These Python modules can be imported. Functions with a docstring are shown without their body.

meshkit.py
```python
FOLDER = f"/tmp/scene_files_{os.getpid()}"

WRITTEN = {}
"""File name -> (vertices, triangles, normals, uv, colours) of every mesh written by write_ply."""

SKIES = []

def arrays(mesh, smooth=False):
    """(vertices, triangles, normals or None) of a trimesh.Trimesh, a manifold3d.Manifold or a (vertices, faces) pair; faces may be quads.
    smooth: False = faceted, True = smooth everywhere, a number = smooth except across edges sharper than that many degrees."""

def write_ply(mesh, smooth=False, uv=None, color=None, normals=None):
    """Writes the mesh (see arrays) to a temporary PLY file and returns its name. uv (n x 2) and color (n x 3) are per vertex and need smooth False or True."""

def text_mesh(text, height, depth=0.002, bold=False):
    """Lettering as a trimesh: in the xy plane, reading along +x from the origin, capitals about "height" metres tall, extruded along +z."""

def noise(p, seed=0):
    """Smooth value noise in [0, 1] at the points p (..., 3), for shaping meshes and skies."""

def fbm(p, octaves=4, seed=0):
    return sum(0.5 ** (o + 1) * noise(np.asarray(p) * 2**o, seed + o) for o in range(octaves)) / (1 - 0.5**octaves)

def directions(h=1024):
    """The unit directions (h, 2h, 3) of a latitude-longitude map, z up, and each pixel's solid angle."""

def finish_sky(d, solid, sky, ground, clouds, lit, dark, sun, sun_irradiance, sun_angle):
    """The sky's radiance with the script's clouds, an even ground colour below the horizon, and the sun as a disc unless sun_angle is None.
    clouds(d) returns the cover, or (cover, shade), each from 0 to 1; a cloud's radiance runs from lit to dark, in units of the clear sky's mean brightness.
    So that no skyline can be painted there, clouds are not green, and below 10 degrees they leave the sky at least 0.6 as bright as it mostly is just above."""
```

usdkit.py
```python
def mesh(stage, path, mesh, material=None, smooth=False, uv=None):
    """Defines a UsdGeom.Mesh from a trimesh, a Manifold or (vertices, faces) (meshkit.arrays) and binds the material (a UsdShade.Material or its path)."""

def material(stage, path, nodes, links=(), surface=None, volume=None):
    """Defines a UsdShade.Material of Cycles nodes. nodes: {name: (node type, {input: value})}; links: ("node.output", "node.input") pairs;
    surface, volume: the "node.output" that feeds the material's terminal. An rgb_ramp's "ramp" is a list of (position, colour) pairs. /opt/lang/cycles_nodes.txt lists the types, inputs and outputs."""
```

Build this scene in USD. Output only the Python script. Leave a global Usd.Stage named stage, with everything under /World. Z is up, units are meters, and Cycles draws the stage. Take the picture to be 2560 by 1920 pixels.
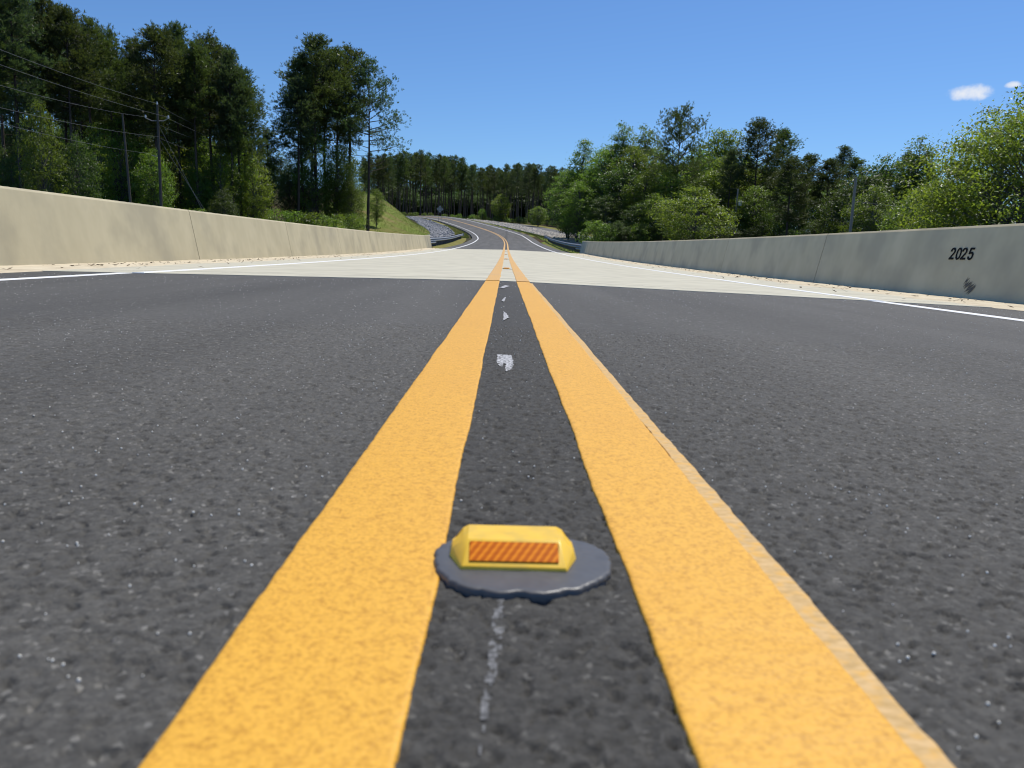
import math, random
import numpy as np, trimesh, manifold3d
from scipy.spatial import cKDTree
from scipy.ndimage import gaussian_filter
from pxr import Usd, UsdGeom, UsdLux, UsdShade, Gf, Sdf, Vt
import usdkit, meshkit

PI = math.pi
stage = Usd.Stage.CreateInMemory()
UsdGeom.SetStageUpAxis(stage, 'Z'); UsdGeom.SetStageMetersPerUnit(stage, 1.0)
world = UsdGeom.Xform.Define(stage, '/World'); stage.SetDefaultPrim(world.GetPrim())
UsdGeom.Scope.Define(stage, '/World/Looks')
MAT = usdkit.material
def L(n): return '/World/Looks/' + n

# ------------------------------------------------------------------ camera (a phone held 28 cm above the road)
TX = 0.6657
PITCH, ROLL, YAW, CAMH, CAMX = 0.16735, 0.03684, 0.01448, 0.2795, -0.0342
cam = UsdGeom.Camera.Define(stage, '/World/Camera')
cam.CreateFocalLengthAttr(6.86); cam.CreateHorizontalApertureAttr(2 * 6.86 * TX); cam.CreateVerticalApertureAttr(2 * 6.86 * TX * .75)
cam.CreateFStopAttr(2.2); cam.CreateFocusDistanceAttr(5.0); cam.CreateClippingRangeAttr(Gf.Vec2f(0.05, 5000.0))
EXPOSURE = 0.0
cam.CreateExposureAttr(EXPOSURE)
FW = np.array([math.sin(YAW) * math.cos(PITCH), math.cos(YAW) * math.cos(PITCH), -math.sin(PITCH)])
_r = np.array([math.cos(YAW), -math.sin(YAW), 0]); _u = np.cross(_r, FW)
RT = math.cos(ROLL) * _r + math.sin(ROLL) * _u; UP = -math.sin(ROLL) * _r + math.cos(ROLL) * _u
EYE = np.array([CAMX, 0, CAMH])
cam.AddTransformOp().Set(Gf.Matrix4d(*RT, 0, *UP, 0, *(-FW), 0, *EYE, 1))

# ------------------------------------------------------------------ sky and sun
SUN_EL, SUN_AZ = math.radians(62), math.radians(40)
SD = np.array([math.sin(SUN_AZ) * math.cos(SUN_EL), math.cos(SUN_AZ) * math.cos(SUN_EL), math.sin(SUN_EL)])
sun = UsdLux.DistantLight.Define(stage, '/World/sun')
sun.CreateIntensityAttr(1.2); sun.CreateNormalizeAttr(True); sun.CreateAngleAttr(0.53); sun.CreateColorAttr(Gf.Vec3f(1.0, 0.955, 0.88))
sun.AddRotateXYZOp().Set(Gf.Vec3f(90 - math.degrees(SUN_EL), 0, -math.degrees(SUN_AZ)))
sun.GetPrim().GetAttribute('xformOp:rotateXYZ').Set(Gf.Vec3f(-(90 - math.degrees(SUN_EL)), 0, -math.degrees(SUN_AZ)))
def pix(x, y):                                    # direction through a point of the 2560 x 1920 photograph, one metre forward
    d = FW + (x - 1280) / 1280 * TX * RT - (y - 960) / 1280 * TX * UP
    return d / d[1]
def at(x, y, Y): return EYE + pix(x, y) * Y
def unit(v): return np.asarray(v, float) / np.linalg.norm(v)
c1 = unit(pix(2424, 229)); c2 = unit(pix(2532, 212))
dome = UsdLux.DomeLight.Define(stage, '/World/sky'); dome.CreateIntensityAttr(1.0)
SKY_STRENGTH = 0.1
nodes = {'sky': ('sky_texture', {'sky_type': 'single_scattering', 'sun_disc': False, 'sun_elevation': SUN_EL, 'sun_rotation': SUN_AZ, 'altitude': 300.0, 'air_density': 1.0, 'aerosol_density': 0.4, 'ozone_density': 2.0}),
         'geo': ('texture_coordinate', {}), 'noi': ('noise_texture', {'scale': 26.0, 'detail': 6.0, 'roughness': 0.62}),
         'bg': ('background_shader', {'strength': SKY_STRENGTH}),
         'tint': ('mix_color', {'blend_type': 'multiply', 'fac': 1.0, 'b': (.60, .87, 1.2), 'use_clamp': False}), 'mx': ('mix_color', {'b': (8.6, 8.8, 9.2)})}
links = [('geo.generated', 'noi.vector')]
def cloud(tag, c, r, stretch):
    side = unit(np.cross(c, [0, 0, 1])); upv = np.cross(side, c)
    nodes.update({f'p{tag}': ('vector_math', {'math_type': 'dot_product', 'vector2': tuple(side)}), f'q{tag}': ('vector_math', {'math_type': 'dot_product', 'vector2': tuple(upv)}),
        f'qo{tag}': ('math', {'math_type': 'subtract', 'value2': float(0.0)}),
        f'w{tag}': ('vector_math', {'math_type': 'dot_product', 'vector2': tuple(c)}),
        f'a{tag}': ('math', {'math_type': 'divide', 'value2': r * stretch}), f'b{tag}': ('math', {'math_type': 'divide', 'value2': r}),
        f'aa{tag}': ('math', {'math_type': 'multiply'}), f'bb{tag}': ('math', {'math_type': 'multiply'}), f's{tag}': ('math', {'math_type': 'add'}),
        f'n{tag}': ('math', {'math_type': 'multiply_add', 'value2': 3.4, 'value3': -1.7}), f'sn{tag}': ('math', {'math_type': 'add'}),
        f'm{tag}': ('map_range', {'range_type': 'smoothstep', 'from_min': 1.0, 'from_max': -0.2, 'to_min': 0.0, 'to_max': 1.0, 'clamp': True}),
        f'f{tag}': ('math', {'math_type': 'greater_than', 'value2': 0.5}), f'g{tag}': ('math', {'math_type': 'multiply'})})
    links.extend([('geo.generated', f'p{tag}.vector1'), ('geo.generated', f'q{tag}.vector1'), ('geo.generated', f'w{tag}.vector1'), (f'p{tag}.value', f'a{tag}.value1'), (f'q{tag}.value', f'qo{tag}.value1'), (f'qo{tag}.value', f'b{tag}.value1'),
        (f'a{tag}.value', f'aa{tag}.value1'), (f'a{tag}.value', f'aa{tag}.value2'), (f'b{tag}.value', f'bb{tag}.value1'), (f'b{tag}.value', f'bb{tag}.value2'), (f'aa{tag}.value', f's{tag}.value1'), (f'bb{tag}.value', f's{tag}.value2'),
        ('noi.fac', f'n{tag}.value1'), (f's{tag}.value', f'sn{tag}.value1'), (f'n{tag}.value', f'sn{tag}.value2'), (f'sn{tag}.value', f'm{tag}.value'), (f'w{tag}.value', f'f{tag}.value1'), (f'm{tag}.result', f'g{tag}.value1'), (f'f{tag}.value', f'g{tag}.value2')])
cloud('one', c1, 0.0098, 2.3); cloud('two', c2, 0.0042, 2.0)
nodes['cv'] = ('math', {'math_type': 'maximum'}); nodes['cf'] = ('math', {'math_type': 'multiply', 'value2': 0.9})
links += [('gone.value', 'cv.value1'), ('gtwo.value', 'cv.value2'), ('cv.value', 'cf.value1'), ('cf.value', 'mx.fac'), ('sky.color', 'tint.a'), ('tint.result', 'mx.a'), ('mx.result', 'bg.color')]
skym = MAT(stage, L('sky'), nodes, links, surface='bg.background')
UsdShade.MaterialBindingAPI.Apply(dome.GetPrim()).Bind(skym)

# ------------------------------------------------------------------ helpers
used = {}
def fresh(parent, name):
    k = (parent, name); used[k] = used.get(k, -1) + 1
    return f'{parent}/{name}' + (f'_{used[k]:03d}' if used[k] else '')
def tag(prim, label=None, cat=None, group=None, kind=None):
    for k, v in (('label', label), ('category', cat), ('group', group), ('kind', kind)):
        if v: prim.SetCustomDataByKey(k, v)
    return prim
def thing(name, label, cat, loc=None, rz=0, group=None):
    x = UsdGeom.Xform.Define(stage, fresh('/World', name))
    if loc is not None: x.AddTranslateOp().Set(Gf.Vec3d(*map(float, loc)))
    if rz: x.AddRotateZOp().Set(math.degrees(rz))
    return tag(x.GetPrim(), label, cat, group)
def obj(name, mesh, m, parent=None, smooth=False, **k):
    p = parent.GetPath().pathString if parent else '/World'
    return tag(usdkit.mesh(stage, fresh(p, name), mesh, L(m), smooth).GetPrim(), **k)
def cat(ms):
    vs, fs, n = [], [], 0
    for m in ms:
        v, f = (m.vertices, m.faces) if hasattr(m, 'vertices') else m
        f = np.asarray(f)
        if f.shape[1] == 4: f = np.vstack([f[:, [0, 1, 2]], f[:, [0, 2, 3]]])
        vs.append(np.asarray(v)); fs.append(f + n); n += len(v)
    return np.vstack(vs), np.vstack(fs)
def grid_faces(n, m):
    i, j = np.meshgrid(np.arange(n - 1), np.arange(m - 1), indexing='ij'); a = (i * m + j).ravel()
    return np.stack([a, a + 1, a + m + 1, a + m], 1)
def boxm(c, s, rot=None):
    b = trimesh.creation.box(s)
    if rot is not None: b.apply_transform(rot)
    b.apply_translation(c); return np.array(b.vertices), np.array(b.faces)
def tube(pts, rad, sides=6, cap=True):
    p = np.asarray(pts, float); rad = np.broadcast_to(rad, (len(p),))
    t = np.gradient(p, axis=0); t /= np.linalg.norm(t, axis=1, keepdims=True) + 1e-12
    ref = np.array([1.0, 0, 0]) if abs(t[0, 0]) < .8 else np.array([0, 0, 1.0])
    a = np.cross(t, ref); a /= np.linalg.norm(a, axis=1, keepdims=True) + 1e-12; b = np.cross(t, a)
    ang = np.arange(sides) * 2 * PI / sides
    v = (p[:, None] + rad[:, None, None] * (np.cos(ang)[None, :, None] * a[:, None] + np.sin(ang)[None, :, None] * b[:, None])).reshape(-1, 3)
    i, j = np.meshgrid(np.arange(len(p) - 1), np.arange(sides), indexing='ij')
    q = np.stack([i * sides + j, i * sides + (j + 1) % sides, (i + 1) * sides + (j + 1) % sides, (i + 1) * sides + j], -1).reshape(-1, 4)
    f = np.vstack([q[:, [0, 1, 2]], q[:, [0, 2, 3]]])
    if cap:
        n = len(v); v = np.vstack([v, p[:1], p[-1:]]); k = np.arange(sides); e = (len(p) - 1) * sides
        f = np.vstack([f, np.stack([np.full(sides, n), (k + 1) % sides, k], 1), np.stack([np.full(sides, n + 1), e + k, e + (k + 1) % sides], 1)])
    return v, f

# ------------------------------------------------------------------ materials
def mat(name, c1, c2, scale=4.0, detail=4.0, rough=0.8, spec=0.3, bump=0.0, bscale=None, bdist=0.01, stretch=(1, 1, 1), c3=None, s3=0.5, a3=0.5, lo=.3, hi=.7, metal=0.0, coat=0.0, coords='geometry.position', extra=None):
    n = {'g': (coords.split('.')[0], {}), 'mp': ('mapping', {'scale': stretch}), 'n': ('noise_texture', {'scale': scale, 'detail': detail, 'roughness': .6}),
         'r': ('rgb_ramp', {'ramp': [(lo, c1), (hi, c2)]}), 'p': ('principled_bsdf', {'roughness': rough, 'specular_ior_level': spec, 'metallic': metal, 'coat_weight': coat})}
    l = [('g.' + coords.split('.')[1], 'mp.vector'), ('mp.vector', 'n.vector'), ('n.fac', 'r.fac')]
    out = 'r.color'
    if c3 is not None:
        n.update({'n3': ('noise_texture', {'scale': s3, 'detail': 5.0}), 'r3': ('map_range', {'from_min': .48, 'from_max': .68, 'to_min': 0.0, 'to_max': a3, 'clamp': True}), 'm3': ('mix_color', {'b': c3})})
        l += [('g.' + coords.split('.')[1], 'n3.vector'), ('n3.fac', 'r3.value'), ('r3.result', 'm3.fac'), (out, 'm3.a')]; out = 'm3.result'
    l.append((out, 'p.base_color'))
    if bump:
        n.update({'bn': ('noise_texture', {'scale': bscale or scale * 4, 'detail': 4.0}), 'b': ('bump', {'strength': bump, 'distance': bdist})})
        l += [('g.' + coords.split('.')[1], 'bn.vector'), ('bn.fac', 'b.height'), ('b.normal', 'p.normal')]
    return MAT(stage, L(name), n, l, surface='p.BSDF')
def leafmat(name, col, trans, tw=0.45, var=0.22, rough=0.5, spec=0.25):
    n = {'oi': ('object_info', {}), 'ge': ('geometry', {}), 'h': ('hsv', {'color': col}), 'h2': ('hsv', {'color': trans}),
         'mv': ('map_range', {'to_min': 1 - var, 'to_max': 1 + var}), 'ih': ('map_range', {'to_min': .492, 'to_max': .522}), 'iv': ('map_range', {'to_min': .6, 'to_max': 1.4}), 'vv': ('math', {'math_type': 'multiply'}),
         'p': ('principled_bsdf', {'roughness': rough, 'specular_ior_level': spec}), 't': ('translucent_bsdf', {}), 'm': ('mix_closure', {'fac': tw})}
    l = [('oi.random', 'mv.value'), ('oi.random', 'ih.value'), ('ge.random_per_island', 'iv.value'), ('mv.result', 'vv.value1'), ('iv.result', 'vv.value2')]
    for h in ('h', 'h2'): l += [('vv.value', h + '.value'), ('ih.result', h + '.hue')]
    l += [('h.color', 'p.base_color'), ('h2.color', 't.color'), ('p.BSDF', 'm.closure1'), ('t.BSDF', 'm.closure2')]
    return MAT(stage, L(name), n, l, surface='m.closure')

def asphalt(name, dark, light, tint=None):
    n = {'g': ('geometry', {}), 'v': ('voronoi_texture', {'scale': 230.0}), 'sv': ('separate_color', {}), 'rv': ('rgb_ramp', {'ramp': [(0, dark), (.7, tuple(.5 * (a + b) for a, b in zip(dark, light))), (.955, light), (1, tuple(1.9 * a for a in light))]}),
         'mp': ('mapping', {'scale': (1.6, .12, 1)}), 'n': ('noise_texture', {'scale': 1.0, 'detail': 5.0}), 'rn': ('map_range', {'from_min': .3, 'from_max': .7, 'to_min': .82, 'to_max': 1.2}),
         'n2': ('noise_texture', {'scale': 60.0, 'detail': 3.0}), 'rn2': ('map_range', {'from_min': .3, 'from_max': .7, 'to_min': .84, 'to_max': 1.16}), 'mm': ('math', {'math_type': 'multiply'}),
         'h': ('hsv', {}), 'bn': ('noise_texture', {'scale': 200.0, 'detail': 5.0, 'roughness': .7}), 'b': ('bump', {'strength': .75, 'distance': .004}),
         'sx': ('separate_xyz', {}), 'ax': ('math', {'math_type': 'absolute'}), 'bx': ('map_range', {'range_type': 'smoothstep', 'from_min': .075, 'from_max': .30, 'to_min': .74, 'to_max': 1.0, 'clamp': True}), 'm3': ('math', {'math_type': 'multiply'}),
         'p': ('principled_bsdf', {'roughness': .8, 'specular_ior_level': .22})}
    l = [('g.position', 'sx.vector'), ('sx.x', 'ax.value1'), ('ax.value', 'bx.value'), ('bx.result', 'm3.value1'), ('mm.value', 'm3.value2'), ('g.position', 'v.vector'), ('v.color', 'sv.color'), ('sv.r', 'rv.fac'), ('g.position', 'mp.vector'), ('mp.vector', 'n.vector'), ('n.fac', 'rn.value'), ('g.position', 'n2.vector'), ('n2.fac', 'rn2.value'), ('rn.result', 'mm.value1'), ('rn2.result', 'mm.value2'),
         ('rv.color', 'h.color'), ('m3.value', 'h.value'), ('h.color', 'p.base_color'), ('g.position', 'bn.vector'), ('bn.fac', 'b.height'), ('b.normal', 'p.normal')]
    return MAT(stage, L(name), n, l, surface='p.BSDF')
asphalt('asphalt', (.069, .0665, .0605), (.106, .102, .092))
asphalt('asphalt_worn', (.078, .075, .069), (.118, .114, .104))
asphalt('asphalt_old', (.085, .083, .08), (.14, .137, .13))
mat('deck', (.44, .415, .318), (.54, .508, .395), scale=1.3, stretch=(.5, 1.8, 1), rough=.85, bump=.25, bscale=90, bdist=.004, c3=(.32, .297, .232), s3=2.2, a3=.42)
mat('barrier', (.405, .357, .238), (.475, .420, .284), scale=1.5, detail=8, stretch=(1.2, 1.2, .7), rough=.9, spec=.2, bump=.3, bscale=40, bdist=.004, c3=(.29, .262, .19), s3=1.1, a3=.6, lo=.33, hi=.66)
mat('joint_dark', (.05, .045, .04), (.08, .075, .065), rough=.95)
def yellowpaint(name, a, b, worn=None, wornamt=.5):
    n = {'g': ('geometry', {}), 'n': ('noise_texture', {'scale': 230.0, 'detail': 4.0, 'roughness': .65}), 'n2': ('noise_texture', {'scale': 85.0, 'detail': 4.0}), 'ad': ('math', {'math_type': 'multiply_add', 'value2': .45}),
         'r': ('rgb_ramp', {'ramp': [(.52, a), (.66, tuple(.55 * y + .45 * x for x, y in zip(a, b))), (.80, b)]}), 'n4': ('noise_texture', {'scale': 2.2, 'detail': 6.0, 'roughness': .6}), 'r4': ('map_range', {'from_min': .5, 'from_max': .75, 'to_min': 0.0, 'to_max': wornamt, 'clamp': True}), 'm4': ('mix_color', {'b': worn or a}),
         'bn': ('noise_texture', {'scale': 320.0, 'detail': 3.0}), 'b': ('bump', {'strength': .35, 'distance': .002}), 'p': ('principled_bsdf', {'roughness': .55, 'specular_ior_level': .35})}
    l = [('g.position', 'n.vector'), ('g.position', 'n2.vector'), ('n2.fac', 'ad.value1'), ('n.fac', 'ad.value3'), ('ad.value', 'r.fac'), ('g.position', 'n4.vector'), ('n4.fac', 'r4.value'), ('r4.result', 'm4.fac'), ('r.color', 'm4.a'), ('m4.result', 'p.base_color'), ('g.position', 'bn.vector'), ('bn.fac', 'b.height'), ('b.normal', 'p.normal')]
    return MAT(stage, L(name), n, l, surface='p.BSDF')
yellowpaint('yellow_paint', (.48, .228, .020), (.72, .382, .043), (.60, .29, .035), .35)
yellowpaint('yellow_worn', (.50, .27, .06), (.66, .38, .10), (.50, .33, .15), .8)
mat('yellow_smear', (.44, .28, .10), (.60, .40, .18), scale=1.0, detail=5, stretch=(60, 150, 1), rough=.7, bump=.3, bscale=200, bdist=.002, c3=(.66, .36, .06), s3=70, a3=.8, lo=.36, hi=.62)
mat('white_paint', (.70, .70, .68), (.80, .80, .78), scale=40, rough=.6, bump=.2, bscale=200, bdist=.002)
mat('paint_trace', (.17, .17, .17), (.50, .50, .50), scale=130, rough=.8, lo=.42, hi=.56)
mat('chalk', (.07, .07, .07), (.20, .20, .20), scale=260, rough=.8, lo=.42, hi=.6)
mat('sand', (.52, .45, .32), (.64, .56, .41), scale=9, rough=.95, spec=.1, bump=.5, bscale=60, bdist=.01, c3=(.40, .33, .23), s3=2.5, a3=.6)
mat('litter', (.05, .035, .02), (.16, .11, .06), scale=12, rough=.9)
mat('bead', (.90, .84, .70), (.95, .92, .82), rough=.15, spec=.6)
mat('pad', (.068, .067, .067), (.088, .087, .087), scale=60, rough=.42, spec=.5, bump=.15, bscale=120, bdist=.002)
mat('marker_yellow', (.78, .475, .03), (.86, .55, .045), scale=40, rough=.32, spec=.5, c3=(.45, .33, .08), s3=45, a3=.35)
# retroreflector: a lattice of prisms under orange plastic
MAT(stage, L('reflector'), {'g': ('texture_coordinate', {}), 'd': ('vector_math', {'math_type': 'dot_product', 'vector2': (1.0, -.45, -.45)}), 'k': ('math', {'math_type': 'multiply', 'value2': 2 * PI / .0074}), 'si': ('math', {'math_type': 'sine'}),
    'w2': ('wave_texture', {'bands_direction': 'z', 'scale': 95.0}), 'mu': ('math', {'math_type': 'multiply_add', 'value2': .35}), 'ra': ('map_range', {'from_min': -1.0, 'from_max': 1.35}),
    'r': ('rgb_ramp', {'ramp': [(0, (.46, .095, .002)), (.6, (.62, .150, .003)), (.88, (.80, .25, .010))]}),
    'p': ('principled_bsdf', {'roughness': .5, 'specular_ior_level': .08})},
    [('g.object', 'd.vector1'), ('d.value', 'k.value1'), ('k.value', 'si.value1'), ('g.object', 'w2.vector'), ('w2.fac', 'mu.value1'), ('si.value', 'mu.value3'), ('mu.value', 'ra.value'), ('ra.result', 'r.fac'), ('r.color', 'p.base_color')], surface='p.BSDF')
mat('metal', (.19, .19, .19), (.28, .28, .28), scale=3, rough=.45, spec=.5, metal=.25)
mat('post_wood', (.045, .042, .04), (.08, .074, .068), scale=3, rough=.9, stretch=(6, 6, .6))
mat('pole_wood', (.045, .037, .03), (.085, .072, .058), scale=3, rough=.9, stretch=(6, 6, .5))
mat('pole_pale', (.17, .145, .115), (.24, .21, .17), scale=3, rough=.9, stretch=(6, 6, .5))
mat('wire', (.16, .16, .16), (.20, .20, .20), rough=.5, metal=.3)
mat('sign_back', (.22, .215, .205), (.26, .255, .245), rough=.6, metal=.1)
mat('sign_post', (.10, .10, .10), (.14, .14, .14), rough=.7)
mat('transformer', (.42, .43, .44), (.48, .49, .5), rough=.5)
mat('bark', (.028, .021, .016), (.075, .055, .042), scale=6, rough=.95, stretch=(3, 3, .8), bump=.5, bscale=14, bdist=.03)
mat('bark_grey', (.05, .045, .038), (.11, .10, .085), scale=6, rough=.95, stretch=(3, 3, .8), bump=.4, bscale=14, bdist=.03)
mat('ground', (.035, .028, .018), (.06, .062, .022), scale=.7, rough=.98, spec=.1, c3=(.10, .05, .025), s3=.12, a3=.5, bump=.6, bscale=3, bdist=.15)
mat('turf', (.10, .145, .024), (.17, .20, .036), scale=1.2, rough=.95, spec=.1, c3=(.20, .15, .06), s3=.16, a3=.9, bump=.8, bscale=6, bdist=.1)
mat('turf_dry', (.14, .14, .035), (.20, .18, .05), scale=1.5, rough=.95, spec=.1, c3=(.24, .19, .09), s3=.4, a3=.6, bump=.8, bscale=6, bdist=.1)
mat('blade', (.14, .19, .028), (.24, .27, .055), scale=.9, rough=.8, spec=.15, c3=(.26, .20, .09), s3=.25, a3=.7)
mat('stone_grey', (.20, .20, .205), (.36, .36, .365), scale=1.7, detail=6, rough=.9, spec=.2)
mat('stone_tan', (.36, .325, .27), (.56, .51, .43), scale=1.7, detail=6, rough=.9, spec=.2)
mat('numeral', (.008, .008, .008), (.014, .014, .013), rough=.9, spec=.1)
mat('scuff', (.045, .042, .036), (.15, .138, .11), scale=50, rough=.9, stretch=(1, 1, 4))
leafmat('needle_dark', (.082, .116, .036), (.19, .26, .044), .42, rough=.42, spec=.4)
leafmat('needle_blue', (.076, .114, .056), (.17, .25, .058), .45, rough=.42, spec=.4)
leafmat('needle_olive', (.092, .122, .034), (.20, .27, .044), .42, rough=.42, spec=.4)
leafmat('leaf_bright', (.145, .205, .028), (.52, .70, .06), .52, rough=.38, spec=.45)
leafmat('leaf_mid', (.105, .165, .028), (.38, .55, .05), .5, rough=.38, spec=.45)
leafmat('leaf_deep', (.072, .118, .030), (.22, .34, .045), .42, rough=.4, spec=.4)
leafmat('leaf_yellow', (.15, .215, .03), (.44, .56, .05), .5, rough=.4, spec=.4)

# ------------------------------------------------------------------ the road's line in plan and profile
SA = np.linspace(-60, 700, 7601)
S0, K1, S1, K2, C0, RAD, RAMP, SE, E0, CR = .780, .0004 / 1.1, 218.4, .00115 / 1.1, 73.3, 438.7, 77.2, .0734, 104.6, .01636
_k = np.clip((SA - C0) / RAMP, 0, 1) / RAD
_i0 = np.searchsorted(SA, 0.0)
_th = np.concatenate([[0], np.cumsum(.5 * (_k[1:] + _k[:-1]) * .1)])
_dx, _dy = -np.sin(_th), np.cos(_th)
_X = np.concatenate([[0], np.cumsum(.5 * (_dx[1:] + _dx[:-1]) * .1)]); _Y = -60 + np.concatenate([[0], np.cumsum(.5 * (_dy[1:] + _dy[:-1]) * .1)])
_g = np.maximum(K1 * np.maximum(SA - S0, 0) - K2 * np.maximum(SA - S1, 0), -.02)
_z = np.concatenate([[0], np.cumsum(.5 * (_g[1:] + _g[:-1]) * .1)])
_t = np.clip((SA - E0) / 27.5, 0, 1)
_sl, _sr = -CR * (1 - _t) - SE * _t, -CR * (1 - _t) + SE * _t
def ip(a, s): return np.interp(s, SA, a)
def crown(x): return np.where(np.abs(x) < .3, .15 + x * x / .6, np.abs(x)) - .15 * 0
def RF(s, x, dz=0.0):                             # a point of the road surface: s metres along it, x to the right of its middle
    s, x = np.broadcast_arrays(np.asarray(s, float), np.asarray(x, float))
    sl, sr = ip(_sl, s), ip(_sr, s); xx = np.clip(np.abs(x), 0, 6.5)
    sym, dif = .5 * (sl + sr), .5 * (sr - sl)
    xa = np.where(xx < .25, xx * xx / .5 + .125, xx) - .125
    z = ip(_z, s) + sym * xa + dif * np.sign(x) * xx + dz
    return np.stack([ip(_X, s) + ip(_dy, s) * x, ip(_Y, s) - ip(_dx, s) * x, z], -1)
def sheet(s, x, dz=0.0, skirt=0.0, edge=None):    # a strip of surface; skirt: how far its edges go down
    s = np.asarray(s, float); n = len(s)
    x = np.asarray(x, float); x = np.broadcast_to(x, (n, x.shape[-1])) if x.ndim == 1 else x
    v = RF(s[:, None], x, dz); m = v.shape[1]
    if skirt:
        lo = v[:, :1].copy(); hi = v[:, -1:].copy(); lo[..., 2] -= skirt; hi[..., 2] -= skirt
        v = np.concatenate([lo, v, hi], 1); a = v[:1].copy(); b = v[-1:].copy(); a[..., 2] -= skirt; b[..., 2] -= skirt
        v = np.concatenate([a, v, b], 0); n += 2; m += 2
    return v.reshape(-1, 3), grid_faces(n, m)
rng = np.random.default_rng(7)
cl_tree = cKDTree(np.stack([_X, _Y], 1))
def ss(a, b, x): t = np.clip((x - a) / (b - a), 0, 1); return t * t * (3 - 2 * t)
def SX(X, Y):
    _, i = cl_tree.query(np.stack([X, Y], -1)); i = np.clip(i, 1, len(SA) - 2)
    return SA[i], (X - _X[i]) * _dy[i] - (Y - _Y[i]) * _dx[i]
def ground_z(X, Y):
    X, Y = np.asarray(X, float), np.asarray(Y, float)
    s, x = SX(X, Y); d = np.abs(x)
    zc = ip(_z, s); sl, sr = ip(_sl, s), ip(_sr, s)
    land = np.interp(s, [-60, 45, 80, 120, 150], [-3, -2.6, -.2, 2.4, 3.9]) ; land = np.where(s > 150, zc - .15, land)
    # edge of the road itself
    edge = zc + np.where(x < 0, sl, sr) * np.minimum(d, 5.3)
    core = edge - .30
    side = edge - .03
    right = np.interp(d, [5.2, 11, 12.5, 18, 24, 30], [0, 1, 1, 1, 1, 1])
    zr = side * (1 - right) + (zc - .62 + .25 * np.exp(-((d - 15.3) / 1.8) ** 2)) * right
    bank = np.interp(s, [92, 108, 128, 150, 190, 330, 360], [0, .4, 1.9, 5.2, 7.2, 7.2, 4.0])
    zl = np.where(d < 6.6, side, np.where(d < 12.2, side + (zc - .95 - side) * ss(6.6, 8.2, d), zc - .95 + bank * ss(11.6, 25.5, d) ** .9 + .02 * np.maximum(d - 25, 0)))
    road_side = np.where(x < 0, zl, zr)
    far = np.where(x < 0, np.maximum(land, -9), land)
    f = ss(24, 40, d); f = np.where(x < 0, ss(30, 60, d) * (1 - ss(95, 120, s)), f)
    z = road_side * (1 - f) + far * f
    # beside the bridge the bank falls away from the walls
    br = ss(50, 62, s); under = land + 0 * s
    fall = np.maximum(under, edge - .3 - np.maximum(d - 6.0, 0) * .55)
    z = np.where(s < 62, fall * (1 - br) + np.where(d < 5.3, core, road_side) * br, z)
    z = np.where((d < 5.3), core, z)
    bump = (meshkit.fbm(np.stack([X * .11, Y * .11, 0 * X], -1), 4, 3) - .5) * 1.3 * ss(26, 40, d)
    return z + bump

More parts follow.
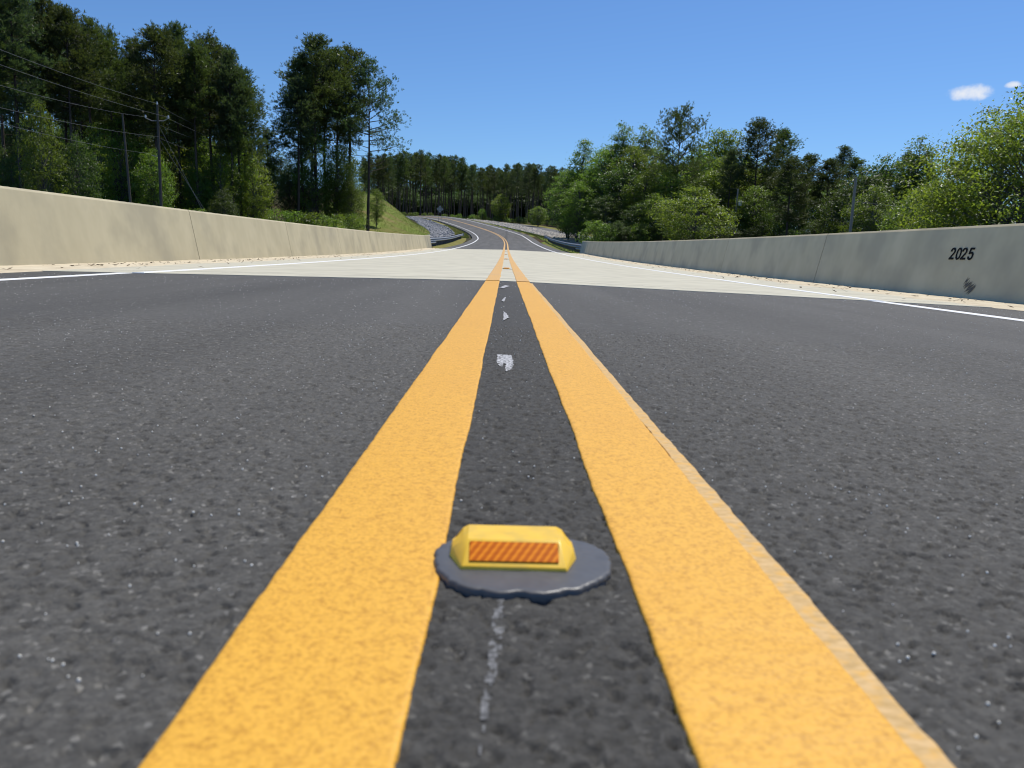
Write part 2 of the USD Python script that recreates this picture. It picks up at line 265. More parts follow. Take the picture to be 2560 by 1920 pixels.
# ------------------------------------------------------------------ ground: one sheet out to the horizon
gx = np.unique(np.concatenate([np.arange(-90, 60.1, 1.25), -90 - 4 * 1.22 ** np.arange(1, 26) , 60 + 4 * 1.22 ** np.arange(1, 26)]))
gy = np.unique(np.concatenate([np.arange(-12, 300.1, 1.25), -12 - 4 * 1.22 ** np.arange(1, 26), 300 + 4 * 1.22 ** np.arange(1, 26)]))
GX, GY = np.meshgrid(gx, gy, indexing='xy')
GZ = ground_z(GX, GY); out = np.maximum(np.maximum(-60 - GY, GY - 420), np.maximum(GX - 130, -150 - GX)); w = ss(0, 90, out); GZ = GZ * (1 - w) + (np.where(GY > 200, 9, 0) - 4) * w
s_, x_ = SX(GX, GY)
deckhole = (np.abs(x_) < 5.2) & (s_ > -40)
obj('ground', (np.stack([GX, GY, GZ], -1).reshape(-1, 3), grid_faces(len(gy), len(gx))), 'ground', smooth=True, kind='structure')

# turf over the roadside: laid just above the ground sheet
def turf(name, s, x, m, dz=.04, kind='structure', thick=None):
    P = RF(s[:, None], x); Z = ground_z(P[..., 0], P[..., 1]) + dz
    if thick is not None: Z = Z + thick(s[:, None] + 0 * x, x)
    P[..., 2] = Z
    return obj(name, (P.reshape(-1, 3), grid_faces(*P.shape[:2])), m, smooth=True, kind=kind)
sr_ = np.arange(60.5, 330, 1.0)
turf('grass_bank', np.arange(94, 330, 1.0), np.linspace(-31, -11.9, 24)[None, :] + 0 * np.arange(94, 330, 1.0)[:, None], 'turf', .05)
turf('grass_verge', sr_, np.linspace(-8.4, -5.25, 7)[None, :] + 0 * sr_[:, None], 'turf_dry', .05)
turf('grass_verge', sr_, np.linspace(5.25, 12.4, 9)[None, :] + 0 * sr_[:, None], 'turf', .05)
turf('grass_verge', np.arange(78, 330, 1.0), np.linspace(24.1, 27.6, 5)[None, :] + 0 * np.arange(78, 330, 1.0)[:, None], 'turf_dry', .05)

# ------------------------------------------------------------------ road: asphalt up to the bridge, near part with its stones modelled
JOINT = lambda x: 7.72 - .05 * x + .07 * (meshkit.fbm(np.stack([np.asarray(x, float) * 1.1, 0 * np.asarray(x, float), 0 * np.asarray(x, float)], -1), 4, 77) - .5)                  # where the asphalt meets the concrete
ENDJ = lambda x: 56.1 + .12 * x
PX, PY0, PY1 = 2.3, .22, 3.2
xc = np.concatenate([np.arange(0, .62, .0029), .62 + np.cumsum(np.minimum(.0029 * 1.012 ** np.arange(600), .009))]); xc = xc[xc < PX - .003]; xc = np.append(xc, PX); xs = np.concatenate([-xc[:0:-1], xc])
yr = [PY0]
while yr[-1] < PY1: yr.append(yr[-1] + min(.0026 * max(1, yr[-1] / .75) ** 1.05, .0095))
yr = np.array(yr[:-1] + [PY1])
XS, YS = np.meshgrid(xs, yr, indexing='xy')
pts = rng.uniform([-PX - .1, PY0 - .1], [PX + .1, PY1 + .1], (int(4.8 * 3.2 / .0050 ** 2), 2))
kd = cKDTree(pts); sh = rng.normal(0, .00042, len(pts)); rad = rng.uniform(.6, 1.3, len(pts)); tl = rng.normal(0, .075, (len(pts), 2))
q = np.stack([XS.ravel(), YS.ravel()], 1) + .0016 * (np.stack([meshkit.noise(np.stack([XS.ravel() * 220, YS.ravel() * 220, 0 * XS.ravel() + k], 1), 5 + k) for k in (0, 9)], 1) - .5)
dd, ii = kd.query(q, k=2, workers=-1)
i0 = ii[:, 0]; d1, d2 = dd[:, 0], dd[:, 1]
dv = q - pts[i0]
hgt = sh[i0] + (dv * tl[i0]).sum(1) - .00045 * rad[i0] * (d1 / .0036) ** 2 - .0005 * np.exp(-((d2 - d1) / .0011) ** 2)
P3 = np.stack([XS.ravel(), YS.ravel(), 0 * XS.ravel()], 1)
pit = meshkit.fbm(P3 * 105, 3, 21); hgt -= .0042 * ss(.57, .76, pit)
hgt += .0014 * (meshkit.fbm(P3 * 26, 3, 33) - .5) + .0006 * (meshkit.noise(P3 * 420, 41) - .5)
fade = np.minimum(np.minimum(ss(0, .10, PX - np.abs(XS)), ss(0, .35, PY1 - YS)), ss(0, .02, YS - PY0)).ravel()
hgt = hgt * fade
near = RF(YS.ravel(), XS.ravel(), 0); near[:, 2] += hgt
SURF = hgt.reshape(XS.shape)
xe = np.array([-5.55, -4.4, -3.6, -3, PX * -1, -1.5, -.8, -.4, -.2, 0, .2, .4, .8, 1.5, PX, 3, 3.6, 4.4, 5.55])
sd_ = np.linspace(PY1, 1, 12)[:, None] * 0
fr = np.linspace(0, 1, 12)[:, None]
def to_joint(xx): return PY1 + (7.85 - .05 * xx[None, :] - PY1) * fr
G2 = RF(to_joint(xe), np.broadcast_to(xe, (12, len(xe))), 0)
left = xe[:5]; right = xe[-5:]
parts = [(near, grid_faces(*XS.shape)), sheet(np.linspace(-12, PY0, 14), xe), (G2.reshape(-1, 3), grid_faces(12, len(xe))), sheet(np.linspace(PY0, PY1, 8), left), sheet(np.linspace(PY0, PY1, 8), right)]
road = obj('road', cat(parts), 'asphalt', smooth=True, kind='structure')
# concrete bridge deck: an end slab, a sawn joint, the long deck
xd = np.linspace(-5.66, 5.66, 121)
def deck(a, b, n):
    t = np.linspace(0, 1, n)[:, None]; S = a(xd)[None, :] * (1 - t) + b(xd)[None, :] * t
    v = RF(S, xd[None, :], .004); lo = v[:1].copy(); lo[..., 2] -= .06; hi = v[-1:].copy(); hi[..., 2] -= .06
    v = np.concatenate([lo, v, hi], 0); return v.reshape(-1, 3), grid_faces(n + 2, len(xd))
brd = tag(UsdGeom.Xform.Define(stage, '/World/bridge_deck').GetPrim(), kind='structure')
obj('end_slab', deck(lambda x: JOINT(x) + .004, lambda x: 8.36 - .05 * x, 3), 'deck', brd, smooth=30)
obj('deck_slab', deck(lambda x: 8.39 - .05 * x, lambda x: ENDJ(x) - .02, 60), 'deck', brd, smooth=30)
obj('joint_filler', cat([sheet(np.linspace(7.2, 9.2, 6), np.linspace(-5.6, 5.6, 9), -.03)]), 'joint_dark', brd)
# the road beyond the bridge
sfar = np.concatenate([[56.1], np.arange(57, 420, 1.5)])
xf = np.linspace(-4.75, 4.75, 15)
V = RF(np.concatenate([ENDJ(xf)[None, :], np.broadcast_to(sfar[1:, None] + 0.0, (len(sfar) - 1, len(xf)))], 0), xf[None, :], 0.0)
lo = V[:, :1].copy(); lo[..., 2] -= .3; hi = V[:, -1:].copy(); hi[..., 2] -= .3; V = np.concatenate([lo, V, hi], 1)
obj('road', (V.reshape(-1, 3), grid_faces(*V.shape[:2])), 'asphalt_worn', smooth=30, kind='structure')
# side road at the foot of the trees
s2 = np.arange(60, 420, 1.5); x2 = np.linspace(18.0, 24.0, 7)
P = RF(s2[:, None], x2[None, :] + 0 * s2[:, None]); P[..., 2] = ip(_z, s2)[:, None] - .52
P = P; e1 = P[:, :1].copy(); e1[..., 2] -= .5; e2 = P[:, -1:].copy(); e2[..., 2] -= .5
P = np.concatenate([e1, P, e2], 1); obj('side_road', (P.reshape(-1, 3), grid_faces(*P.shape[:2])), 'asphalt_old', smooth=30, kind='structure')

# ------------------------------------------------------------------ painted lines
def surf_mean(x, y): return 0.0
def stripe(s, xl, xr, h, wob, seed, cols=7, ends=True):
    """A band of paint with rounded rims; wob: how unevenly its edges run."""
    s = np.asarray(s, float); p = np.stack([s * 3.2, 0 * s, 0 * s], 1); p2 = np.stack([s * 60, 0 * s, 0 * s], 1)
    e = lambda k: wob * ((meshkit.fbm(p, 3, seed + k) - .5) * 2.2 + .5 * (meshkit.noise(p2, seed + k + 7) - .5))
    a, b = xl + e(0), xr + e(50)
    t = np.concatenate([[0, .0, .012, .035], np.linspace(.1, .9, cols), [.965, .988, 1, 1]])
    hh = np.concatenate([[-.004, .25 * h, .8 * h, h], np.full(cols, h), [h, .8 * h, .25 * h, -.004]])
    x = a[:, None] * (1 - t) + b[:, None] * t
    v = RF(s[:, None] + 0 * x, x, 0); v[..., 2] += hh
    a, b = v[:1].copy(), v[-1:].copy(); a[..., 2] -= .012; b[..., 2] -= .012; v = np.concatenate([a, v, b], 0)
    return v, (len(s) + 2, len(t))
near_s = np.concatenate([np.geomspace(.22, 3.2, 700), np.linspace(3.22, 7.6, 90)])
conc_s = np.concatenate([np.linspace(7.74, 56.0, 140)]); far_s = np.arange(56.1, 400, 1.5)
def line(label, xl, xr, mn, mc, mf, group, jog=0.0, cn=1.0, cats='road marking', name='painted_line'):
    t = thing(name, label, cats, group=group)
    for k, (s, m, h, wob, dx, w) in enumerate(((near_s, mn, .0026, .0026, 0, 1), (conc_s, mc, .0085, .006, jog, cn), (far_s, mf, .0045, .006, jog * .5, 1))):
        c, hw = .5 * (xl + xr) + dx, .5 * (xr - xl) * w
        sj = s.copy()
        if k == 0: sj = s * 1.0; sj = sj + (s > 7.3) * 0; sj = np.where(s > 3.3, 3.3 + (s - 3.3) * (JOINT(c) - 3.3) / (7.6 - 3.3), s)
        if k == 1: sj = JOINT(c) - .006 + (s - 7.74) * (ENDJ(c) - JOINT(c)) / (56.0 - 7.74)
        if k == 2: sj = s - 56.1 + ENDJ(c) - .01
        v, g = stripe(sj, c - hw, c + hw, h, wob, int(abs(xl * 1000)) + k * 100)
        if k == 0 and xl < 1 and xl > -1:         # paint lies on the stones: it follows their larger bumps a little
            from scipy.interpolate import RegularGridInterpolator
            if 'low' not in globals():
                globals()['low'] = RegularGridInterpolator((yr, xs), gaussian_filter(SURF, 3), bounds_error=False, fill_value=0)
            xx = v[..., 0]; yy = v[..., 1]
            v[..., 2] += .55 * low(np.stack([yy, xx], -1)) + .0003 * (meshkit.fbm(np.stack([xx * 160, yy * 160, 0 * xx], -1), 2, 9) - .5) * (v[..., 2] > -1)
        obj('painted_segment', (v.reshape(-1, 3), grid_faces(*g)), m, t, smooth=50)
    return t
ly = line('yellow centre line on the left of the raised marker', -.2233, -.0836, 'yellow_paint', 'yellow_worn', 'yellow_worn', 'double yellow centre lines', name='yellow_line')
ry = line('yellow centre line on the right of the marker, with a pale smeared outer edge', .0836, .2155, 'yellow_paint', 'yellow_worn', 'yellow_worn', 'double yellow centre lines', name='yellow_line')
v, g = stripe(near_s[near_s < 7.5], 0.2125, .2345, .0021, .004, 777, cols=4); v[..., 2] += .6 * low(np.stack([v[..., 1], v[..., 0]], -1)); obj('smeared_edge', (v.reshape(-1, 3), grid_faces(*g)), 'yellow_smear', ry, smooth=50, label='pale smeared paint along the outer edge')
line('white edge line along the left shoulder', -3.95, -3.80, 'white_paint', 'white_paint', 'white_paint', 'white edge lines', .13, .85, name='white_line')
line('white edge line along the right shoulder', 3.57, 3.72, 'white_paint', 'white_paint', 'white_paint', 'white edge lines', -.02, .85, name='white_line')
# traces of layout paint between the yellow lines
def trace(name, label, poly, n=16, lift=.0012, thr=.27, m='paint_trace'):
    from shapely.geometry import Polygon, Point
    pg = Polygon(poly).buffer(.002); x0, y0, x1, y1 = pg.bounds; st = max(min(x1 - x0, y1 - y0) / n, .0016)
    sx = min(st, (x1 - x0) / 6); sy = max((y1 - y0) / 60, st)
    xs_, ys_ = np.arange(x0, x1 + sx, sx), np.arange(y0, y1 + sy, sy); A, B = np.meshgrid(xs_, ys_, indexing='xy')
    import shapely
    ed = shapely.contains_xy(pg.buffer(-.001), A + .003 * (meshkit.noise(np.stack([A * 150, B * 60, 0 * A], -1), 4) - .5), B)
    dist = shapely.distance(pg.exterior, shapely.points(A, B)); soft = np.clip(1 - dist / .007, 0, 1)
    ed &= .6 * meshkit.fbm(np.stack([A * 260, B * 140, 0 * A], -1), 2, 8) + .4 * meshkit.noise(np.stack([A * 700, B * 500, 0 * A], -1), 18) > thr + .30 * soft
    v = RF(B.ravel(), A.ravel(), 0); v[:, 2] += low(np.stack([B.ravel(), A.ravel()], -1)) + lift
    f = grid_faces(*A.shape); e = ed.ravel(); f = f[e[f].sum(1) >= 3]
    return obj(name, (v, f), m, label=label, cat='paint mark')
def tz(*p, **k): return trace('paint_mark', *p, **k)
tz('square white paint patch between the yellow lines beyond the raised marker', [(-.049, 2.15), (-.007, 2.14), (-.003, 1.94), (-.011, 1.87), (-.025, 1.83), (-.027, 2.00), (-.030, 2.00), (-.032, 1.91), (-.046, 1.95)], n=36)
tz('triangular white paint fleck second beyond the marker', [(-.036, 3.75), (-.02, 3.6), (-.008, 3.38), (-.034, 3.2)], lift=.004)
tz('small white paint fleck third beyond the marker', [(-.05, 4.55), (-.028, 4.95), (-.02, 4.9), (-.032, 4.45)], lift=.004)
tz('faint white paint smudge just before the concrete bridge deck', [(-.075, 6.25), (-.03, 6.75), (.012, 6.6), (-.04, 6.15)], lift=.004)
tz('thin white chalky streak in front of the raised marker', [(-.034, .60), (-.025, .603), (-.0255, .55), (-.0315, .48), (-.0365, .42), (-.039, .36), (-.041, .36), (-.039, .44), (-.035, .52)], lift=.0006, thr=.24, m='chalk', n=26)

# ------------------------------------------------------------------ sand and litter along the barriers
for side in (-1, 1):
    s = np.arange(-6, 56, .07); n = 12
    inner = 4.72 + .22 * (meshkit.fbm(np.stack([s * .9, 0 * s, 0 * s + side], 1), 4, 5) - .5) * 2 + .10 * (meshkit.noise(np.stack([s * 5, 0 * s, 0 * s], 1), 6) - .5) + .35 * ss(7, 2, s) 
    t = np.linspace(0, 1, n)[None, :]
    x = inner[:, None] * (1 - t) + 5.68 * t
    hgt_ = .006 + .014 * ss(0, .5, t) * meshkit.fbm(np.stack([s[:, None] * 3 + 0 * t, x * 5, 0 * x + side], -1), 4, 2) + .008 * t
    hgt_ = hgt_ - .012 * (t == 0)
    v = RF(s[:, None] + 0 * x, side * x, 0); v[..., 2] += hgt_
    obj('sand_strip', (v.reshape(-1, 3), grid_faces(len(s), n)[:, ::-1] if side > 0 else grid_faces(len(s), n)), 'sand', smooth=True, kind='structure')
lt = []
for k in range(900):
    side = rng.choice([-1, 1]); s = rng.uniform(3, 30) if k < 700 else rng.uniform(30, 55); x = side * (rng.uniform(4.75, 5.6) if rng.random() < .8 else rng.uniform(3.9, 5.6))
    p = RF(s, x, .022); a = rng.uniform(0, 2 * PI); w, l = rng.uniform(.006, .016), rng.uniform(.015, .055)
    d = np.array([math.cos(a), math.sin(a), rng.uniform(-.3, .4)]) * l; e = np.array([-math.sin(a), math.cos(a), rng.uniform(0, .5)]) * w
    lt.append((np.array([p - d, p + e, p + d, p - e]) , np.array([[0, 1, 2], [0, 2, 3]])))
obj('leaf_litter', cat(lt), 'litter', kind='stuff', label='small dark leaves and grit on the sand by the barriers', cat='leaf litter')
bd = trimesh.creation.icosphere(0, 1.0); bl = []
for k in range(2300):
    y = rng.uniform(.38, 1) ** 1.0 * 1.0 if k < 260 else (rng.uniform(.8, 3.0) if k < 900 else rng.uniform(2.5, 7.4)); x = rng.uniform(-.75, .75) * (y + .1)
    if abs(x) < .245 and abs(x) > .08: continue
    if y < .8 and abs(x) < .1: continue
    r = rng.uniform(.0005, .00135) * max(1, y / 1.7) ** .6
    bl.append((np.array(bd.vertices) * r + RF(y, x, .0006), np.array(bd.faces)))
obj('glass_beads', cat(bl), 'bead', smooth=True, kind='stuff', label='loose glass beads glinting on the asphalt', cat='glass beads')

# ------------------------------------------------------------------ concrete barriers
WL, HW, BAT, TOPW = 5.672, .918, .19, .26
def wall_section(side, s, off=0.0):
    b = HW * BAT
    pts_ = [(0 + off, -.08), (0 + off, .0), (b + off, HW - .03), (b + .022 + off, HW - .004), (b + .03 + off, HW), (b + TOPW - .02 - off, HW), (b + TOPW - off, HW - .02), (b + TOPW - off, -.6)]
    if off: pts_ = [(x, min(z, HW - off)) for x, z in pts_]
    return np.stack([RF(s, side * (WL + a)) * np.array([1, 1, 0]) + np.array([0, 0, 1.0]) * (RF(s, side * WL)[..., 2:3] + z) for a, z in pts_], 1)
def wall_piece(side, a, b, off=0.0):
    n = max(2, int((b - a) / .75) + 1); s = np.linspace(a, b, n); v = wall_section(side, s, off); m = v.shape[1]
    ring = np.concatenate([grid_faces(n, m), np.stack([np.arange(n - 1) * m + m - 1, np.arange(n - 1) * m, (np.arange(n - 1) + 1) * m, (np.arange(n - 1) + 1) * m + m - 1], 1)])
    if side > 0: ring = ring[:, ::-1]
    f = np.vstack([ring[:, [0, 1, 2]], ring[:, [0, 2, 3]]])
    c0, c1 = len(v.reshape(-1, 3)), len(v.reshape(-1, 3)) + 1
    vv = np.vstack([v.reshape(-1, 3), v[0].mean(0), v[-1].mean(0)]); k = np.arange(m)
    e0 = np.stack([np.full(m, c0), k, (k + 1) % m], 1); e1 = np.stack([np.full(m, c1), (n - 1) * m + (k + 1) % m, (n - 1) * m + k], 1)
    if side > 0: e0, e1 = e0[:, ::-1], e1[:, ::-1]
    return vv, np.vstack([f, e0, e1])
barriers = {}
for side, joints, lab in ((-1, [-10.5, -4.3, 1.95, 8.2, 14.45, 20.7, 27.0, 33.2, 39.5, 45.7, 52.0, 59.7], 'long sloped concrete barrier on the left, in full sun'), (1, [-10.5, -4.3, 1.85, 8.1, 14.3, 20.6, 26.9, 33.1, 39.4, 45.6, 51.9, 60.2], 'long sloped concrete barrier on the right with painted 2025')):
    t = thing('concrete_barrier', lab, 'barrier'); barriers[side] = t
    for a, b in zip(joints[:-1], joints[1:]): obj('barrier_panel', wall_piece(side, a + .011, b - .011), 'barrier', t, smooth=25)
    obj('joint_filler', wall_piece(side, joints[0] + .1, joints[-1] - .1, .05), 'joint_dark', t)
# numerals and a tyre scuff on the right barrier
def wall_at(x, y, lift=.003):                    # point of the right barrier's sloped face seen at a point of the photograph
    d = pix(x, y)
    Yg = np.linspace(4, 55, 6000); P = EYE + d * Yg[:, None]; face = WL + (P[:, 2] - RF(Yg, WL)[:, 2]) * BAT
    i = np.argmax(P[:, 0] > face - lift); return P[i]
def face_pt(s, u, lift): 
    return np.array([WL + u * BAT - lift, s, RF(s, WL)[2] + u])
A, B, C = wall_at(2376, 648), wall_at(2436, 646), wall_at(2432, 617)
hnum = (C[2] - B[2]) / 1.0
cx = [wall_at(x, 633)[1] for x in (2383, 2397.5, 2411, 2428)]
zb = A[2] - RF(A[1], WL)[2]
for ch, x in zip('2025', cx):
    m = meshkit.text_mesh(ch, hnum, .006, bold=True); v = np.array(m.vertices); v[:, 0] -= v[:, 0].mean(); v[:, 0] *= .95 * abs(cx[0] - cx[-1]) / 3 / max(np.ptp(v[:, 0]), 1e-6) * .86
    out_ = np.stack([face_pt(x - a, zb + b, .0015 + c * .5) for a, b, c in v])
    obj('numeral', (out_, np.array(m.faces)), 'numeral', barriers[1])
sc = []
P0 = [wall_at(*p) for p in ((2420, 693), (2407, 712), (2416, 735), (2444, 716))]
top_, lft, bot, rgt = [np.array([p[1], p[2] - RF(p[1], WL)[2]]) for p in P0]
for k in range(15):
    t = (k + .5) / 15 + rng.uniform(-.03, .03); a = top_ * (1 - t) + rgt * t + rng.normal(0, .012, 2); b = lft * (1 - t) + bot * t + rng.normal(0, .012, 2)
    w = rng.uniform(.006, .014) * (1.3 if t > .5 else .8); d = unit(b - a); nrm = np.array([-d[1], d[0]]) * w
    mid = .5 * (a + b) + nrm * rng.uniform(-1, 1)
    pl = [a, mid - nrm, b, mid + nrm]
    sc.append((np.array([face_pt(p[0], p[1], .002 + .0003 * k) for p in pl]), np.array([[0, 1, 2], [0, 2, 3]])))
obj('tyre_scuff', cat(sc), 'scuff', barriers[1], label='dark diamond shaped tyre scuff')

# ------------------------------------------------------------------ guard rails
def w_beam(h0, waves, depth=.08, n=7):
    out_ = []
    for k in range(waves * 8 + 1):
        t = k / 8.0; out_.append((.5 * depth * (1 - math.cos(t * 2 * PI)) , h0 - t * .155))
    return np.array(out_)
def guardrail(label, side, s0, s1, off, thrie):
    t = thing('guardrail', label, 'guard rail', group=None)
    def rail(a, b, waves, drop=0.0, taper=0):
        s = np.linspace(a, b, max(3, int((b - a) / 1.0) + 1)); pr = w_beam(.76 - drop, waves)
        rows = []
        for th in (0, .006):
            x = off(s)[:, None] * side + side * (.0 - pr[None, :, 0] + th); P = RF(s[:, None] + 0 * x, x); base = ground_edge(side, s)
            P[..., 2] = base[:, None] + pr[None, :, 1]; rows.append(P)
        n, m = rows[0].shape[:2]; v = np.vstack([rows[0].reshape(-1, 3), rows[1].reshape(-1, 3)])
        f = grid_faces(n, m); f2 = f[:, ::-1] + n * m
        i = np.arange(n - 1); e = [np.stack([i * m + c, (i + 1) * m + c, (i + 1) * m + c + n * m, i * m + c + n * m], 1) for c in (0, m - 1)]
        return v, np.vstack([f, f2, e[0], e[1][:, ::-1]])
    obj('rail', rail(s0, s1, 2), 'metal', t, smooth=50)
    if thrie: obj('lower_rail', rail(s0, s0 + 5, 1, .31), 'metal', t, smooth=50)
    sp = np.concatenate([np.arange(s0 + .4, s0 + 8, .95), np.arange(s0 + 8.4, s1 - .2, 1.9)])
    for s in sp:
        x = side * (off(s) + .30); P = RF(s, x); z = float(ground_edge(side, s)); 
        obj('post', boxm((P[0], P[1], z + .12), (.16, .2, 1.22)), 'post_wood', t)
        P = RF(s, side * (off(s) + .12)); obj('spacer_block', boxm((P[0], P[1], z + .6), (.20, .15, .36)), 'post_wood', t)
    P = RF(s1 + .25, side * off(s1)); z = float(ground_edge(side, s1)); obj('end_terminal', boxm((P[0], P[1], z + .58), (.36, .5, .42)), 'metal', t)
    return t
def ground_edge(side, s):
    P = RF(s, side * 6.2); return ground_z(P[..., 0], P[..., 1])
guardrail('grey steel guard rail with double beam joining the left barrier end', -1, 59.8, 122, lambda s: 5.86 + .35 * ss(60, 118, s), True)
guardrail('grey steel guard rail running on from the right barrier end', 1, 60.3, 116, lambda s: 5.86 + .35 * ss(60, 116, s), True)

# ------------------------------------------------------------------ raised pavement markers
H = manifold3d.Manifold.hull_points
def marker_mesh():
    base = [(-.047, -.043), (.047, -.043), (.058, -.014), (.058, .014), (.047, .043), (-.047, .043), (-.058, .014), (-.058, -.014)]
    P = [(x, y, 0) for x, y in base] + [(x * .99, y * .985, .0016) for x, y in base] + [(-.0425, -.0185, .0178), (.0425, -.0185, .0178), (.0425, .0185, .0178), (-.0425, .0185, .0178), (-.047, -.017, .0158), (.047, -.017, .0158), (.047, .017, .0158), (-.047, .017, .0158), (-.056, -.012, .007), (.056, -.012, .007), (-.056, .012, .007), (.056, .012, .007)]
    P = np.array(P); cen = np.array([0, 0, .006]); m = H(np.vstack([P * (1 - .0016 / (np.linalg.norm(P - cen, axis=1, keepdims=True) + 1e-9)) + d * .0016 for d in trimesh.creation.icosphere(1, 1.0).vertices]) * np.array([1, 1, 1]))
    m = m.trim_by_plane((0, 0, 1), 0.0)
    for sx in (-1, 1):
        m -= manifold3d.Manifold.cube((.013, .010, .013), True).rotate((0, 0, -35 * sx)).translate((sx * .0545, .0120, .0125))
    # recess for the reflector in the front and back slopes
    for sy in (-1, 1):
        m -= H(np.array([(x, sy * (.0415 + dy), z + dz) for x in (-.0405, .0405) for (dy, z, dz) in ((-.0012 - .002, .0055, 0), (.02, .0055, 0))] + [(x, sy * y, .0165) for x in (-.0405, .0405) for y in (.0195, .045)]))
    return m
body = marker_mesh()
def refl(sy):
    a, b = np.array([sy * .0382, .0056]), np.array([sy * .0200, .0164]); n = np.array([sy * .0108, .0182]); n /= np.linalg.norm(n)
    return H(np.array([(x, *(p + n * o)) for x in (-.0396, .0396) for p in (a, b) for o in (-.002, .0012)]))
def pad_mesh():
    n = 120; ang = np.linspace(0, 2 * PI, n, endpoint=False); c, s = np.cos(ang), np.sin(ang)
    jag = .0035 * (meshkit.noise(np.stack([c * 6 + 9, s * 6, 0 * c], 1), 3) - .5) + .004 * (meshkit.fbm(np.stack([c * 2.2 + 3, s * 2.2, 0 * c], 1), 3, 8) - .5) - .0016 * (meshkit.noise(np.stack([c * 17, s * 17, 0 * c], 1), 12) > .62)
    rx = np.where(c > 0, .089, .073) + jag; ry = np.where(s > 0, .060, .077) + jag
    pw = lambda v: np.sign(v) * np.abs(v) ** .88
    rings = []
    for k, (r, z) in enumerate(((1.0, -.004), (1.005, .0015), (1.0, .004), (.985, .0056), (.955, .0062), (.85, .0060), (.5, .0058), (.1, .0058))):
        zz = z + .0009 * (meshkit.fbm(np.stack([c * r * 4, s * r * 4, 0 * c], 1), 3, 5) - .5) * (z > 0)
        rings.append(np.stack([pw(c) * rx * r, pw(s) * ry * r, zz], 1))
    v = np.concatenate(rings); f = []
    for k in range(len(rings) - 1):
        i = np.arange(n); f.append(np.stack([k * n + i, k * n + (i + 1) % n, (k + 1) * n + (i + 1) % n, (k + 1) * n + i], 1))
    v = np.vstack([v, [[0, 0, .0058]]]); q = np.vstack(f); i = np.arange(n); o = (len(rings) - 1) * n
    return v, np.vstack([q[:, [0, 1, 2]], q[:, [0, 2, 3]], np.stack([o + i, o + (i + 1) % n, np.full(n, len(v) - 1)], 1)])
def marker(label, s, group=None, dz=.0, x=-.008):
    p = RF(s, x, dz); t = thing('road_marker', label, 'pavement marker', p, .02, group)
    obj('adhesive_pad', (lambda m: (m[0] + np.array([.001, -.011, -.0005]), m[1]))(pad_mesh()), 'pad', t, smooth=50)
    vv, ff, _ = meshkit.arrays(body); obj('marker_body', (vv + [0, 0, .0057], ff), 'marker_yellow', t, smooth=20)
    for sy in (-1, 1):
        vv, ff, _ = meshkit.arrays(refl(sy)); obj('reflector', (vv + [0, 0, .0057], ff), 'reflector', t)
    return t
marker('yellow raised pavement marker with orange reflector on a black pad, nearest the camera', .682, x=-.018)
for k, (s, lab) in enumerate(((12.85, 'first small yellow raised marker on the concrete deck'), (24.5, 'second raised marker on the concrete deck'), (36.3, 'third raised marker on the concrete deck'), (49.5, 'last raised marker before the far end of the concrete deck'))):
    marker(lab, s, 'raised markers on the bridge deck', .004)

# ------------------------------------------------------------------ sign seen from behind
P = RF(216.0, -5.5); z = float(ground_z(P[0], P[1]))
sg = thing('road_sign', 'grey back of a diamond road sign on two posts by the curve', 'road sign', (P[0], P[1], z), .12)
dm = trimesh.creation.extrude_polygon(__import__('shapely.geometry', fromlist=['Polygon']).Polygon([(0, -.95), (.95, 0), (0, .95), (-.95, 0)]).buffer(-.06).buffer(.06), .01, engine='earcut')
v = np.array(dm.vertices)[:, [0, 2, 1]]; v[:, 2] += 3.55; obj('sign_panel', (v, np.array(dm.faces)[:, ::-1]), 'sign_back', sg)
for x in (-.34, .34): obj('post', boxm((x, -.05, 2.0), (.07, .07, 4.4)), 'sign_post', sg)
for zz in (3.2, 3.9): obj('stiffener', boxm((0, -.012, zz), (1.0, .02, .05)), 'sign_post', sg)

# ------------------------------------------------------------------ stones
def rock(seed):
    m = trimesh.creation.icosphere(1, 1.0); r = np.random.default_rng(seed); v = np.array(m.vertices)
    for _ in range(5):
        d = unit(r.normal(size=3)); c = r.uniform(.45, .8); k = v @ d; v = v - np.maximum(k - c, 0)[:, None] * d
    v *= r.uniform(.7, 1.2, 3) * np.array([1, 1, .8]); return v, np.array(m.faces)
def instancer(path, protos, pos, idx, scale, quat, label, catg):
    pi = UsdGeom.PointInstancer.Define(stage, path); names = []
    for k, (mesh, m) in enumerate(protos):
        u = usdkit.mesh(stage, f'{path}/piece_{k:03d}' if k else f'{path}/piece', mesh, L(m)); names.append(u.GetPath())
    pi.CreatePrototypesRel().SetTargets(names); pi.CreateProtoIndicesAttr(Vt.IntArray.FromNumpy(np.asarray(idx, np.int32)))
    pi.CreatePositionsAttr(Vt.Vec3fArray.FromNumpy(np.asarray(pos, np.float32))); pi.CreateScalesAttr(Vt.Vec3fArray.FromNumpy(np.asarray(scale, np.float32)))
    qs = Vt.QuathArray([Gf.Quath(float(q[0]), float(q[1]), float(q[2]), float(q[3])) for q in quat]); pi.CreateOrientationsAttr(qs)
    return tag(pi.GetPrim(), label, catg, kind='stuff')
def scatter_stones(name, label, m, s0, s1, xa, xb, n, size, seed):
    r = np.random.default_rng(seed); s = r.uniform(s0, s1, n); u = r.uniform(0, 1, n); x = xa(s) * (1 - u) + xb(s) * u
    P = RF(s, x); P[:, 2] = ground_z(P[:, 0], P[:, 1]) + .07 + size * .02
    sc_ = size * r.lognormal(0, .35, n); q = r.normal(size=(n, 4)); q /= np.linalg.norm(q, axis=1, keepdims=True)
    instancer(fresh('/World', name), [(rock(seed + k), m) for k in range(5)], P, r.integers(0, 5, n), np.stack([sc_] * 3, 1), q, label, 'rocks')
